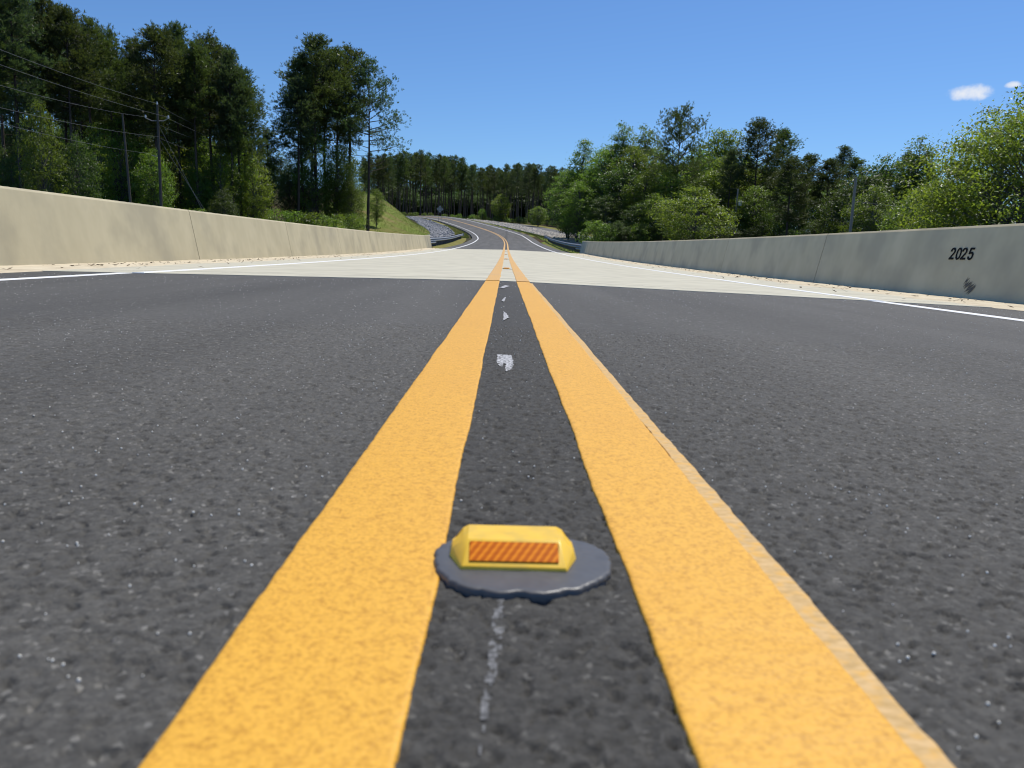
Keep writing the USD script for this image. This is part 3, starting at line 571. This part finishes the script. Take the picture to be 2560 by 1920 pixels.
turf('stone_bed', np.arange(61, 262, 1.0), np.linspace(0, 1, 9)[None, :] * (-7.7 + .9 * ss(130, 200, np.arange(61, 262, 1.0)) + 12.3 - 4.2 * ss(200, 262, np.arange(61, 262, 1.0)))[:, None] + (-12.3 + 4.2 * ss(200, 262, np.arange(61, 262, 1.0)))[:, None], 'stone_grey', .07)
turf('stone_bed', np.arange(63, 300, 1.0), np.linspace(11.1, 17.95, 9)[None, :] + 0 * np.arange(63, 300, 1.0)[:, None], 'stone_tan', .07)
scatter_stones('riprap', 'grey broken stone filling the ditch behind the left guard rail', 'stone_grey', 62, 262, lambda s: -12.2 + 4.2 * ss(200, 262, s), lambda s: -7.9 + .9 * ss(130, 200, s), 12000, .16, 11)
scatter_stones('gravel_bed', 'pale tan stone bed between the curving road and the side road', 'stone_tan', 64, 300, lambda s: 11.2 + 0 * s, lambda s: 18.3 + 0 * s, 18000, .15, 12)
# grass tufts
def tuft(seed, n=9, h=.3):
    r = np.random.default_rng(seed); v, f = [], []
    for k in range(n):
        a = r.uniform(0, 2 * PI); b = r.uniform(0, .12); base = np.array([math.cos(a) * b, math.sin(a) * b, 0]); tip = base + np.array([r.normal(0, .12), r.normal(0, .12), h * r.uniform(.5, 1.1)]); w = np.array([-math.sin(a), math.cos(a), 0]) * .022
        f.append([len(v), len(v) + 1, len(v) + 2]); v += [base - w, base + w, tip]
    return np.array(v), np.array(f)
r = np.random.default_rng(31); n = 30000
s = np.concatenate([r.uniform(100, 235, n // 2), r.uniform(62, 200, n // 4), r.uniform(62, 200, n - n // 2 - n // 4)])
x = np.concatenate([-r.uniform(11.7, 29, n // 2), -r.uniform(5.2, 8.3, n // 4), r.uniform(5.2, 11.8, n - n // 2 - n // 4)])
P = RF(s, x); P[:, 2] = ground_z(P[:, 0], P[:, 1]) + .04; a = r.uniform(0, PI, n); sc_ = np.where(np.arange(n) < n // 2, r.uniform(.25, .6, n), r.uniform(.25, .6, n))
hid = (np.abs(x) < 7.2) & (s < 124); P[:, 2] -= np.where(hid & ((x < 0) | (r.random(n) < .6)), 1.2, 0)
instancer('/World/grass_tufts', [(tuft(k), 'blade') for k in range(5)], P, r.integers(0, 5, n), np.stack([sc_] * 3, 1), np.stack([np.cos(a), 0 * a, 0 * a, np.sin(a)], 1), 'rough grass on the bank and verges beyond the bridge', 'grass')

# ------------------------------------------------------------------ trees
def fans(c, d, n, ln, w, r):
    """Needle tufts: n blades at each point c, leaning along d."""
    m = len(c); dirs = r.normal(size=(m, n, 3)) * .5 + d[:, None]; dirs /= np.linalg.norm(dirs, axis=2, keepdims=True)
    L_ = ln * r.uniform(.7, 1.25, (m, n, 1)); side = np.cross(dirs, r.normal(size=(m, n, 3))); side /= np.linalg.norm(side, axis=2, keepdims=True) + 1e-9
    mid = c[:, None] + dirs * L_ * .55
    v = np.stack([c[:, None] - .15 * dirs * L_, mid + side * w, c[:, None] + dirs * L_, mid - side * w], 2).reshape(-1, 3)
    k = np.arange(m * n) * 4
    return v, np.concatenate([np.stack([k, k + 1, k + 2], 1), np.stack([k, k + 2, k + 3], 1)])
def pine(seed, H=24.0, cb=.5, rmax=3.2, nb=52, dens=1.0, open_=False, lean=0.0):
    r = np.random.default_rng(seed); zs = np.linspace(-.6, H, 9); bend = r.normal(0, .25, 2)
    cx = lambda z: bend[0] * np.sin(z / H * 3) + lean * (z / H) ** 2 * H * .05; cy = lambda z: bend[1] * np.sin(z / H * 2.5)
    r0 = H * .0085 + .03
    tr = tube(np.stack([cx(zs), cy(zs), zs], 1), r0 * (1 - .9 * np.clip(zs, 0, H) / H) * np.where(zs < .2, 1.3, 1), 7)
    br, cs, ds = [], [], []
    az = 0
    for k in range(nb):
        t = (k + r.uniform(0, 1)) / nb; z = H * (cb + (1 - cb) * t ** .9 * .985); az += 2.4 + r.normal(0, .5)
        prof = (math.sin(min(1, (1 - t) * 1.25 + .10) * PI * .55)) ** .75 * (.62 + .38 * min(1, t * 4 + .35)); ln = max(.55, rmax * prof * r.uniform(.62, 1.2))
        if open_ and t < .25: ln *= r.uniform(.7, 1.5)
        el = -.05 + .95 * t + r.normal(0, .14); d = np.array([math.cos(az) * math.cos(el), math.sin(az) * math.cos(el), math.sin(el)])
        p0 = np.array([cx(z), cy(z), z]); n = 4; u = np.linspace(0, 1, n)[:, None]; pts_ = p0 + d * ln * u + np.array([0, 0, 1]) * (ln * .16 * u ** 2)
        br.append(tube(pts_, (.03 + .011 * ln) * (1 - .8 * u[:, 0]), 3, False))
        if open_ and t < .13 and r.random() < .55: continue
        m = int((8 + 10.5 * ln) * dens)
        for _ in range(m):
            u_ = r.uniform(.28, 1.04) ** .75; off = r.normal(0, .16 + .12 * ln * u_, 3) * np.array([1, 1, .6]); c = p0 + d * ln * u_ + np.array([0, 0, .16 * ln * u_ ** 2]) + off
            for q in range(2): cs.append(c + r.normal(0, .13, 3)); ds.append(unit(.5 * d + .45 * unit(off + 1e-6) + np.array([0, 0, .75])))
    if not open_:
        for k in range(9):   # dead stubs below the crown
            z = H * r.uniform(cb * .55, cb); a = r.uniform(0, 2 * PI); l = r.uniform(.5, 1.6); p = np.array([cx(z), cy(z), z]); br.append(tube([p, p + l * np.array([math.cos(a), math.sin(a), .1])], [.03, .01], 3, False))
    else:
        for k in range(6):
            z = H * r.uniform(cb * .7, cb); a = r.normal(0, .5); l = r.uniform(1.0, 3.2); p = np.array([cx(z), cy(z), z]); br.append(tube([p, p + l * np.array([math.cos(a), math.sin(a), .35]), p + 1.4 * l * np.array([math.cos(a), math.sin(a), .42])], [.05, .03, .01], 3, False))
    fo = fans(np.array(cs), np.array(ds), 7, .36, .024, r)
    return tr, cat(br), fo
def broad(seed, H=11.0, cb=.22, rx=3.2, clumps=190, leaf=.17, per=44, flat=.45, top=.75):
    r = np.random.default_rng(seed); br, V, F = [], [], []
    zs = np.linspace(-.5, H * .8, 7); wob = r.normal(0, .3, 2); cx = lambda z: wob[0] * np.sin(z / H * 3); cy = lambda z: wob[1] * np.sin(z / H * 2.6)
    tr = tube(np.stack([cx(zs), cy(zs), zs], 1), (H * .011 + .02) * (1 - .85 * np.clip(zs, 0, H) / (H * .85)), 7)
    lobes = r.normal(size=(14, 3)); lobes /= np.linalg.norm(lobes, axis=1, keepdims=True); lw = r.uniform(-.25, .25, 14)
    C = []
    while len(C) < clumps:
        d = unit(r.normal(size=3)); rad = r.uniform(.12, 1.0) ** .40; k = 1 + .7 * (lw * np.exp(6 * (lobes @ d - 1))).sum()
        tz_ = d[2] * rad * k; zz = H * (cb + (1 - cb) * (.5 + .5 * tz_)); w = rx * rad * k * math.hypot(d[0], d[1]) / max(math.hypot(d[0], d[1]), .35) * .9
        prof = 1.0 if top > 1 else (1 - .45 * max(0, (zz / H - top) / (1 - top)))
        a = math.atan2(d[1], d[0]); w = rx * rad * k * math.sqrt(max(.05, 1 - min(1, abs(d[2])) ** 2)) * prof
        c = np.array([cx(zz) + math.cos(a) * w, cy(zz) + math.sin(a) * w, zz]); C.append(c)
    C = np.array(C)
    for c in C[::2]:
        z0 = max(H * cb * .55, c[2] - np.hypot(c[0], c[1]) * .75 - .3); z0 = min(z0, H * .78); p0 = np.array([cx(z0), cy(z0), z0]); mid = .5 * (p0 + c) + np.array([0, 0, .25])
        br.append(tube([p0, mid, c], [.015 + .003 * H, .02, .008], 3, False))
    m = len(C); rr = r.uniform(.55, 1.15, (m, 1, 1)) * (.30 + .04 * rx)
    offs = r.normal(size=(m, per, 3)) * rr * np.array([1, 1, flat]); pos = (C[:, None] + offs).reshape(-1, 3)
    nrm = r.normal(size=(m * per, 3)) * .55 + np.array([0, 0, .8]) + .35 * offs.reshape(-1, 3) / rr.mean(); nrm /= np.linalg.norm(nrm, axis=1, keepdims=True)
    u = np.cross(nrm, r.normal(size=nrm.shape)); u /= np.linalg.norm(u, axis=1, keepdims=True) + 1e-9; w = np.cross(nrm, u)
    ls = leaf * r.uniform(.65, 1.3, (m * per, 1)); droop = np.array([0, 0, -1.0]) * ls * .22
    v = np.stack([pos - u * ls * .5, pos + w * ls * .30, pos + u * ls * .55 + droop, pos - w * ls * .30], 1).reshape(-1, 3); k = np.arange(m * per) * 4
    return tr, cat(br), (v, np.concatenate([np.stack([k, k + 1, k + 2], 1), np.stack([k, k + 2, k + 3], 1)]))
def proto(name, parts, bark, leaf, H):
    path = '/World/Kinds/' + name
    if not stage.GetPrimAtPath('/World/Kinds'): stage.CreateClassPrim('/World/Kinds')
    x = UsdGeom.Xform.Define(stage, path).GetPrim()
    obj('trunk', cat(parts[:2]), bark, x, smooth=40)
    obj('crown', parts[2], leaf, x)
    return path, H
PINES = [proto(f'pine_kind_{k}', pine(100 + k, 24, cb, rm, nb, dn), 'bark', m, 24) for k, (cb, rm, nb, dn, m) in enumerate([(.58, 2.9, 52, 1.15, 'needle_dark'), (.55, 2.7, 48, 1.1, 'needle_olive'), (.50, 3.0, 56, 1.1, 'needle_olive'), (.62, 2.5, 42, 1.2, 'needle_olive'), (.52, 2.7, 54, 1.0, 'needle_blue'), (.36, 3.6, 66, 1.0, 'needle_dark')])]
THIN = [proto(f'slender_kind_{k}', pine(140 + k, 24, cb, rm, nb, .9), 'bark', m, 24) for k, (cb, rm, nb, m) in enumerate([(.55, 2.2, 34, 'needle_dark'), (.6, 2.0, 32, 'needle_dark'), (.5, 2.4, 38, 'needle_blue'), (.58, 2.3, 34, 'needle_olive')])]
LONE = proto('lone_kind', pine(171, 25, .46, 4.0, 46, .95, True), 'bark', 'needle_blue', 25)
OPENP = proto('open_pine_kind', pine(175, 18, .30, 4.6, 50, .8, False), 'bark', 'needle_olive', 18)
BROAD = {k: [proto(f'{k}_kind_{j}', broad(200 + j * 7 + hash_, H, cb, rx, n, lf, per, fl), 'bark_grey', m, H) for j in range(cnt)] for k, (hash_, H, cb, rx, n, lf, per, fl, m, cnt) in dict(
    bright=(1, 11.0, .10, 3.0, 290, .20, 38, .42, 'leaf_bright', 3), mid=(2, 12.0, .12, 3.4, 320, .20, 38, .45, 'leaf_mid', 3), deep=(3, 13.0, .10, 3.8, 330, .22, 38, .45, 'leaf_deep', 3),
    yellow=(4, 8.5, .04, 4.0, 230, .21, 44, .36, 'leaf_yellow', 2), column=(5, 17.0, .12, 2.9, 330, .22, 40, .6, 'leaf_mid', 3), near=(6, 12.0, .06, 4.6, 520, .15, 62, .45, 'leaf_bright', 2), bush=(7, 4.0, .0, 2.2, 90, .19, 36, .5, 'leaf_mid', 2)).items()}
prng = random.Random(5); count = {}
def plant(kind, name, label, catg, X, Y, top=None, height=None, wide=1.0, rz=None, group=None):
    path, H = kind; z = float(ground_z(X, Y)) - .1; h = (top - z) if top is not None else height; f = h / H
    x = UsdGeom.Xform.Define(stage, fresh('/World', name)); x.AddTranslateOp().Set(Gf.Vec3d(float(X), float(Y), z)); x.AddRotateZOp().Set(math.degrees(prng.uniform(0, 2 * PI) if rz is None else rz)); fw = f ** .75 * wide
    x.AddScaleOp().Set(Gf.Vec3f(fw, fw, f)); p = x.GetPrim(); p.GetReferences().AddInternalReference(Sdf.Path(path)); p.SetInstanceable(True)
    return tag(p, label, catg, group)
def seen(kind, name, label, catg, px, py, Y, **k):      # a tree whose top stands at (px, py) of the photograph, Y metres ahead
    P = at(px, py, Y); return plant(kind, name, label, catg, P[0], Y, top=P[2], **k)
pick = lambda L_: prng.choice(L_)

# left forest, front pines (photograph x, top y, metres ahead)
ORD = ['first', 'second', 'third', 'fourth', 'fifth', 'sixth', 'seventh', 'eighth', 'ninth', 'tenth', 'eleventh', 'twelfth', 'thirteenth', 'fourteenth', 'fifteenth', 'sixteenth', 'seventeenth', 'eighteenth']
leftp = [(-60, -60, 66), (20, -30, 68), (95, 0, 72), (165, 40, 72), (225, 62, 76), (280, 95, 80), (330, 112, 84), (392, 82, 80), (440, 78, 84), (490, 118, 82), (532, 105, 86), (572, 138, 84), (600, 180, 86), (612, 230, 88)]
for i, (px, py, Y) in enumerate(leftp):
    seen(PINES[(i * 3 + 1) % 5], 'pine_tree', f'tall dark pine, {ORD[i]} from the left in the front of the left forest', 'pine tree', px, py, Y, wide=1.0 + .15 * math.sin(i * 2.1))
for i, (px, py, Y) in enumerate([(p + 32 + prng.uniform(-12, 12), q + prng.uniform(20, 70), Y + prng.uniform(9, 16)) for p, q, Y in leftp[:-3]] + [(p + prng.uniform(-30, 30), q + prng.uniform(40, 110), Y + prng.uniform(20, 34)) for p, q, Y in leftp[:-4]]):
    seen(pick(PINES), 'pine_tree', 'dark pine in the shade deep inside the left forest', 'pine tree', px, py, Y, group='pines deep in the left forest')
for i in range(44):
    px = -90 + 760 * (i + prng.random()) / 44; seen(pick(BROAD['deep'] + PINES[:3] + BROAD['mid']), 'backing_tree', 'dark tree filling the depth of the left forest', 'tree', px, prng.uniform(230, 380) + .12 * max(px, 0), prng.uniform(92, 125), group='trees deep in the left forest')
und = [(-30, 330, 60, 'deep', 'dark leafy'), (30, 390, 58, 'deep', 'low dark leafy'), (100, 262, 62, 'mid', 'tall fresh green'), (150, 400, 60, 'mid', 'green leafy'), (190, 330, 63, 'deep', 'dark slender'), (240, 310, 64, 'bright', 'tall bright green'), (285, 270, 70, 'mid', 'slender mid green'), (335, 330, 72, 'deep', 'dull green'),
       (375, 360, 78, 'mid', 'half hidden green'), (430, 345, 70, 'yellow', 'yellowish green'), (485, 400, 72, 'mid', 'leafy green'), (540, 370, 78, 'mid', 'pale rimmed green'), (590, 330, 80, 'bright', 'tall bright edge'), (625, 380, 82, 'bright', 'outermost bright green'), (560, 470, 74, 'deep', 'low dark green'), (215, 420, 60, 'bright', 'low bright green'), (515, 330, 84, 'mid', 'high shaded green'), (455, 430, 70, 'deep', 'dark rounded green')]
for i, (px, py, Y, k, adj) in enumerate(und):
    seen(pick(BROAD[k]), 'broadleaf_tree', f'{adj} tree under the left pines, ' + ('left of the power pole' if px < 395 else 'right of the power pole'), 'broadleaf tree', px, py, (62 if i in (2, 4, 8, 14) else 67 if i in (1, 5, 10, 11, 13) else 71 + 3 * (i % 3)) + (px + 30) * .029, wide=.62 if i in (2, 4, 5, 10) else .74)
for i in range(16):
    px = -40 + 45 * i + prng.uniform(-15, 15); seen(pick(BROAD['bush']), 'shrub', 'low leafy shrub at the foot of the left forest', 'shrub', px, prng.uniform(478, 520) + (px / 700) * 40, prng.uniform(62, 70) + px * .025, group='shrubs along the foot of the left forest')
# middle clump with the lone pine at its right edge
mid = [(742, 205, 108, 'left outer'), (758, 150, 112, 'tall left'), (793, 106, 112, 'tallest middle'), (832, 130, 116, 'tall right'), (868, 128, 120, 'slightly open right'), (770, 190, 120, 'inner'), (815, 170, 124, 'rear')]
for i, (px, py, Y, adj) in enumerate(mid):
    seen(PINES[[4, 2, 0, 2, 1, 2, 0][i]], 'pine_tree', f'{adj} pine of the middle clump beyond the left barrier', 'pine tree', px, py, Y, wide=1.18)
seen(LONE, 'pine_tree', 'lone thin pine with sparse branches and a bare trunk, right edge of the middle clump', 'pine tree', 921, 158, 118, rz=0.2, wide=1.05)
for px, py, Y, k, adj in [(722, 420, 114, 'deep', 'dark low'), (745, 370, 117, 'deep', 'tall green'), (782, 325, 112, 'mid', 'bright climbing'), (838, 352, 113, 'mid', 'leaning green'), (866, 345, 121, 'mid', 'feathery green'), (880, 440, 112, 'mid', 'pale small'), (942, 470, 129, 'mid', 'outermost small'), (820, 430, 116, 'deep', 'shadowy'), (770, 440, 114, 'deep', 'black shadowed')]:
    seen(pick(BROAD[k]), 'broadleaf_tree', f'{adj} broadleaf tree under the middle pine clump', 'broadleaf tree', px, py, Y, wide=.72)
for i, (px, py, Y) in enumerate([(690, 520, 100), (730, 525, 98), (775, 530, 98), (815, 535, 100), (845, 535, 105), (875, 532, 108), (700, 380, 150), (685, 410, 165), (655, 420, 150), (640, 400, 170), (720, 420, 150)]):
    seen(pick(BROAD['bush'] if Y < 110 else BROAD['deep']), 'shrub' if Y < 110 else 'broadleaf_tree', 'dark shrub at the foot of the middle pine clump' if Y < 110 else 'distant tree closing the pole corridor left of the middle clump', 'shrub' if Y < 110 else 'broadleaf tree', px, py, Y, group='shrubs below the middle clump' if Y < 110 else 'trees behind the pole corridor')
# far pine wood across the curve
far_tops = lambda x: np.interp(x, [930, 960, 1010, 1060, 1100, 1150, 1200, 1260, 1310, 1360, 1400, 1450], [392, 385, 388, 380, 388, 400, 412, 420, 410, 422, 425, 430])
for row in range(4):
    n = 34
    for i in range(n):
        px = 905 + (1480 - 905) * (i + prng.uniform(.1, .9)) / n; Yd = (292, 308, 326, 345)[row] - max(0, px - 1180) * .22 + prng.uniform(-5, 5)
        P = at(px, float(far_tops(px)) + prng.uniform(-9, 16) + row * 3, Yd)
        where = 'left of the road sign, above the grass bank' if px < 1070 else 'behind the diamond road sign' if px < 1130 else 'between the road sign and the round bright tree' if px < 1235 else 'behind the round bright tree' if px < 1290 else 'behind the small bushy tree' if px < 1380 else 'at the right end, next to the right woods'
        lab_, grp_ = (f'front row pine of the far wood, {where}', f'front pines of the far wood {where}') if row == 0 else ('slender dark pine behind the front row of the wood beyond the curve', 'back pines of the wood beyond the curve')
        plant(pick(THIN), 'pine_tree', lab_, 'pine tree', P[0], Yd, top=P[2], wide=1.15, group=grp_)
for row in range(2):
    for i in range(40):
        px = 900 + 590 * (i + prng.uniform(.1, .9)) / 40; P = at(px, 470 - row * 25 + prng.uniform(-18, 30), 362 + 16 * row)
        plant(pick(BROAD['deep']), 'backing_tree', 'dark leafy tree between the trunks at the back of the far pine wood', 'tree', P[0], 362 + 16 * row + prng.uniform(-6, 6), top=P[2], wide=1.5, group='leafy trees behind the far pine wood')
seen(BROAD['bright'][0], 'broadleaf_tree', 'round bright tree standing before the far pine wood', 'broadleaf tree', 1257, 485, 262, wide=1.25); seen(BROAD['mid'][1], 'broadleaf_tree', 'small bushy tree beside the side road before the far pine wood', 'broadleaf tree', 1347, 514, 225, wide=1.5); seen(BROAD['mid'][0], 'broadleaf_tree', 'small narrow tree left of the round bright tree, far wood edge', 'broadleaf tree', 1205, 520, 268)
for i in range(26):
    px = 1010 + i * 17 + prng.uniform(-5, 5); Y = 275 - max(0, px - 1180) * .2; seen(pick(BROAD['bush']), 'shrub', 'small dark shrub at the edge of the far pine wood', 'shrub', px, 541 + (px - 1200) * .04 + prng.uniform(-6, 4), Y, group='shrubs at the edge of the far wood')
# right side
rt = [(1425, 428, 150, 'mid', 'leftmost low'), (1465, 355, 140, 'column', 'pointed pale'), (1500, 380, 132, 'mid', 'half hidden green'), (1555, 308, 134, 'column', 'tall poplar like'), (1612, 315, 136, 'column', 'second tall poplar like'), (1565, 400, 126, 'deep', 'broad dark'), (1620, 420, 122, 'mid', 'dull green middle'), (1520, 480, 122, 'deep', 'low shadowed'), (1600, 500, 116, 'deep', 'low drooping dark'),
      (1790, 332, 142, 'mid', 'round yellow green'), (1835, 330, 140, 'bright', 'pale crowned'), (1775, 420, 128, 'mid', 'inner green'), (1880, 420, 126, 'bright', 'sunlit'), (1930, 405, 128, 'bright', 'upright bright'), (1870, 500, 118, 'deep', 'low dark right'), (1980, 470, 112, 'deep', 'dark rounded'), (1520, 350, 138, 'mid', 'fresh inner'), (1585, 360, 130, 'mid', 'leafy inner'), (1650, 370, 132, 'bright', 'sunny inner'), (1690, 430, 120, 'mid', 'mid height'), (1755, 370, 134, 'mid', 'plump'), (1815, 390, 130, 'bright', 'sunny plump'), (1450, 450, 128, 'mid', 'low fresh'), (1640, 480, 114, 'mid', 'short fresh'), (1890, 460, 116, 'mid', 'short leafy'), (2010, 440, 118, 'mid', 'far right leafy')]
for px, py, Y, k, adj in rt:
    seen(pick(BROAD[k]), 'broadleaf_tree', f'{adj} tree behind the right barrier, left of the pale pole', 'broadleaf tree', px, py, Y, wide=1.15)
seen(OPENP, 'pine_tree', 'wide open crowned pine with visible limbs, tallest in the middle of the right woods', 'pine tree', 1703, 290, 122, wide=1.0)
for px, py, Y, k, adj, w in [(1905, 308, 124, 5, 'dense dark round', 1.3), (1955, 330, 128, 2, 'shoulder high dark', 1.2), (1830, 380, 122, 4, 'thin trunked', 1.0), (1985, 400, 104, 5, 'low branched dark', 1.35), (2030, 392, 112, 2, 'ragged dark', 1.2), (2075, 405, 110, 0, 'second ragged dark', 1.2), (2112, 372, 126, 4, 'bluish rear', 1.1), (2140, 400, 116, 1, 'blunt topped', 1.2), (2270, 388, 118, 3, 'small topped rear', 1.0), (1740, 440, 130, 1, 'inner slim', 1.0), (2215, 430, 108, 2, 'dusky', 1.3), (2290, 440, 100, 5, 'lowest dusky', 1.2)]:
    seen(PINES[k], 'pine_tree', f'{adj} pine in the right woods', 'pine tree', px, py, Y, wide=w)
seen(BROAD['yellow'][0], 'broadleaf_tree', 'spreading yellow green tree low in front of the right woods, above the barrier', 'broadleaf tree', 1742, 468, 96, wide=1.25)
for px, py, Y, k, adj in [(2055, 470, 116, 'deep', 'low shaded'), (2088, 455, 120, 'mid', 'slim green'), (2120, 465, 117, 'deep', 'bulky dark'), (2165, 420, 100, 'deep', 'vine covered dark'), (2225, 385, 104, 'deep', 'humped dark green'), (2190, 470, 92, 'mid', 'mid height green'), (2318, 346, 100, 'column', 'tall rounded'), (2290, 470, 78, 'mid', 'green')]:
    seen(pick(BROAD[k]), 'broadleaf_tree', f'{adj} tree around the pale pole, left of the near bright tree', 'broadleaf tree', px, py, Y, wide=1.3)
seen(BROAD['near'][0], 'broadleaf_tree', 'large near bright green tree at the right edge above the barrier', 'broadleaf tree', 2520, 262, 44, wide=1.0, rz=.4)
seen(BROAD['near'][1], 'broadleaf_tree', 'nearest bright tree partly cut by the right edge', 'broadleaf tree', 2590, 225, 40, wide=1.1, rz=1.4); seen(BROAD['near'][1], 'broadleaf_tree', 'lower bright tree left of the large near tree', 'broadleaf tree', 2435, 380, 48, wide=.8, rz=2.4)
for i in range(30):
    px = 1480 + 29 * i + prng.uniform(-10, 10); Y = 112 - max(0, px - 1900) * .06 if px < 2320 else 40; seen(pick(BROAD['bush'] + BROAD['deep']), 'shrub', 'dark undergrowth shrub at the foot of the right woods', 'shrub', px, prng.uniform(548, 580) - max(0, px - 2000) * .05, Y, group='undergrowth of the right woods')
for i in range(46):
    px = 1420 + (2480 - 1420) * (i + prng.random()) / 46; Y = prng.uniform(134, 165); top = float(np.interp(px, [1420, 1500, 1600, 1700, 1800, 1950, 2050, 2150, 2300, 2480], [440, 420, 400, 410, 390, 400, 430, 445, 430, 440])) + prng.uniform(0, 40)
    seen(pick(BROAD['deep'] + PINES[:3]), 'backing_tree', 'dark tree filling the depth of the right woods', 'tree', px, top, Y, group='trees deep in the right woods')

# ------------------------------------------------------------------ poles and wires
def pole(name, label, base, top, r0, r1, m):
    t = thing(name, label, 'utility pole', (base[0], base[1], base[2])); d = np.asarray(top, float) - base
    obj('pole', tube([np.array([0, 0, -1.0]), d * .5, d], [r0, .5 * (r0 + r1), r1], 10), m, t, smooth=40); return t, d
def gz(X, Y): return float(ground_z(X, Y))
def arm(t, a, b, m='metal', r=.035): obj('bracket', tube([a, .5 * (np.asarray(a) + b) - np.array([0, 0, .12]), b], r, 6), m, t)
def insul(t, p): obj('insulator', tube([p + np.array([0, 0, -.02]), p + np.array([0, 0, .10]), p + np.array([0, 0, .14]), p + np.array([0, 0, .26])], [.05, .09, .07, .06], 8), 'transformer', t, smooth=40)
T1 = at(393, 262, 71); B1 = np.array([T1[0], 71, gz(T1[0], 71)])
t, d = pole('utility_pole', 'tall dark wooden power pole with curved brackets in front of the left forest', B1, T1, .145, .095, 'pole_wood')
loc = lambda p: np.asarray(p) - B1
TL, TR, TM, TN = at(364, 295, 70.6), at(421, 296, 71.4), at(396, 302, 71), at(378, 387, 70.9)
arm(t, loc(TM), loc(TL)); arm(t, loc(TM), loc(TR)); arm(t, loc(at(399, 388, 71)), loc(TN)); insul(t, loc(TL)); insul(t, loc(TR)); insul(t, loc(T1))
gend = np.array([T1[0] + 4.9, 72, gz(T1[0] + 4.9, 72)])
T2 = at(669, 360, 120); B2 = np.array([T2[0], 120, gz(T2[0], 120)]); t2, d2_ = pole('utility_pole', 'dark wooden power pole in the corridor left of the middle pine clump', B2, T2, .19, .14, 'pole_wood')
arm(t2, T2 - B2 + np.array([-.1, 0, -.8]), T2 - B2 + np.array([-.8, 0, -.5])); arm(t2, T2 - B2 + np.array([.1, 0, -.8]), T2 - B2 + np.array([.9, 0, -.5]))
T3 = at(675, 372, 134); B3 = np.array([T3[0], 134, gz(T3[0], 134)]); pole('utility_pole', 'second power pole close behind the corridor pole', B3, T3, .17, .12, 'pole_wood')
T4 = at(306, 285, 66); B4 = np.array([T4[0] + .5, 66, gz(T4[0], 66)]); pole('utility_pole', 'slender dark pole left of the bracketed power pole, without wires', B4, T4, .12, .07, 'pole_wood')
T5 = at(2140, 444, 82); B5 = np.array([T5[0], 82, gz(T5[0], 82)]); pole('utility_pole', 'pale grey bare wooden pole above the right barrier', B5, T5, .17, .13, 'pole_pale')
T6 = at(1845, 472, 116); B6 = np.array([T6[0], 116, gz(T6[0], 116)]); t6, _ = pole('utility_pole', 'thin pole carrying a grey transformer can, right of the yellow green tree', B6, T6, .15, .11, 'pole_pale')
pc = at(1849, 508, 115.7) - B6; obj('transformer', tube([pc + np.array([.08, 0, -.38]), pc + np.array([.08, 0, .30]), pc + np.array([.08, 0, .36])], [.25, .25, .16], 12), 'transformer', t6, smooth=40)
def wire(label, a, b, sag, grp, r=.009):
    u = np.linspace(0, 1, 25)[:, None]; P = np.asarray(a) * (1 - u) + np.asarray(b) * u - np.array([0, 0, 1]) * sag * 4 * u * (1 - u)
    tag(usdkit.mesh(stage, fresh('/World', 'overhead_wire'), tube(P, r, 5), L('wire'), True).GetPrim(), label, 'wire', grp)
for (px, py, end, sag, lab) in [(0, 108, T1, .25, 'topmost'), (0, 146, TR, .25, 'second highest'), (0, 194, TL, .3, 'third'), (0, 250, at(398, 345, 71), .3, 'fourth'), (0, 289, TN, .3, 'lowest')]:
    a = at(px, py, 42); a = end + (a - end) * 1.6; wire(f'{lab} overhead wire from the left edge to the bracketed pole', a, np.asarray(end) + np.array([0, 0, .1]), sag * 1.5, 'wires left of the power pole')
for (end, b, lab) in [(T1, T2, 'upper'), (TR, T2 + np.array([.9, 0, -.5]), 'middle'), (at(398, 312, 71), T2 + np.array([-.8, 0, -.5]), 'lower'), (at(398, 345, 71), T2 + np.array([0, 0, -2.5]), 'lowest')]:
    wire(f'{lab} overhead wire from the bracketed pole towards the corridor pole', end, b, .9, 'wires right of the power pole')
wire('steeper guy wire at the bracketed power pole', at(398, 315, 71), gend, 0.0, 'guy wires', .012); wire('shallower guy wire at the bracketed power pole', at(400, 350, 71), gend + np.array([.3, 1, 0]), 0.0, 'guy wires', .012)
wire('thin wire running right from the pale pole into the near tree', at(2139, 503, 82), at(2400, 526, 70), .15, None, .012)
wire('upper wire running left from the transformer pole', at(1843, 471, 116), at(1700, 466, 128), .3, None); wire('lower wire running left from the transformer pole', at(1842, 507, 116), at(1440, 485, 170), 1.2, None)
wire('guy wire slanting down right of the transformer pole', at(1850, 520, 116), at(2040, 586, 110), .1, None, .012)
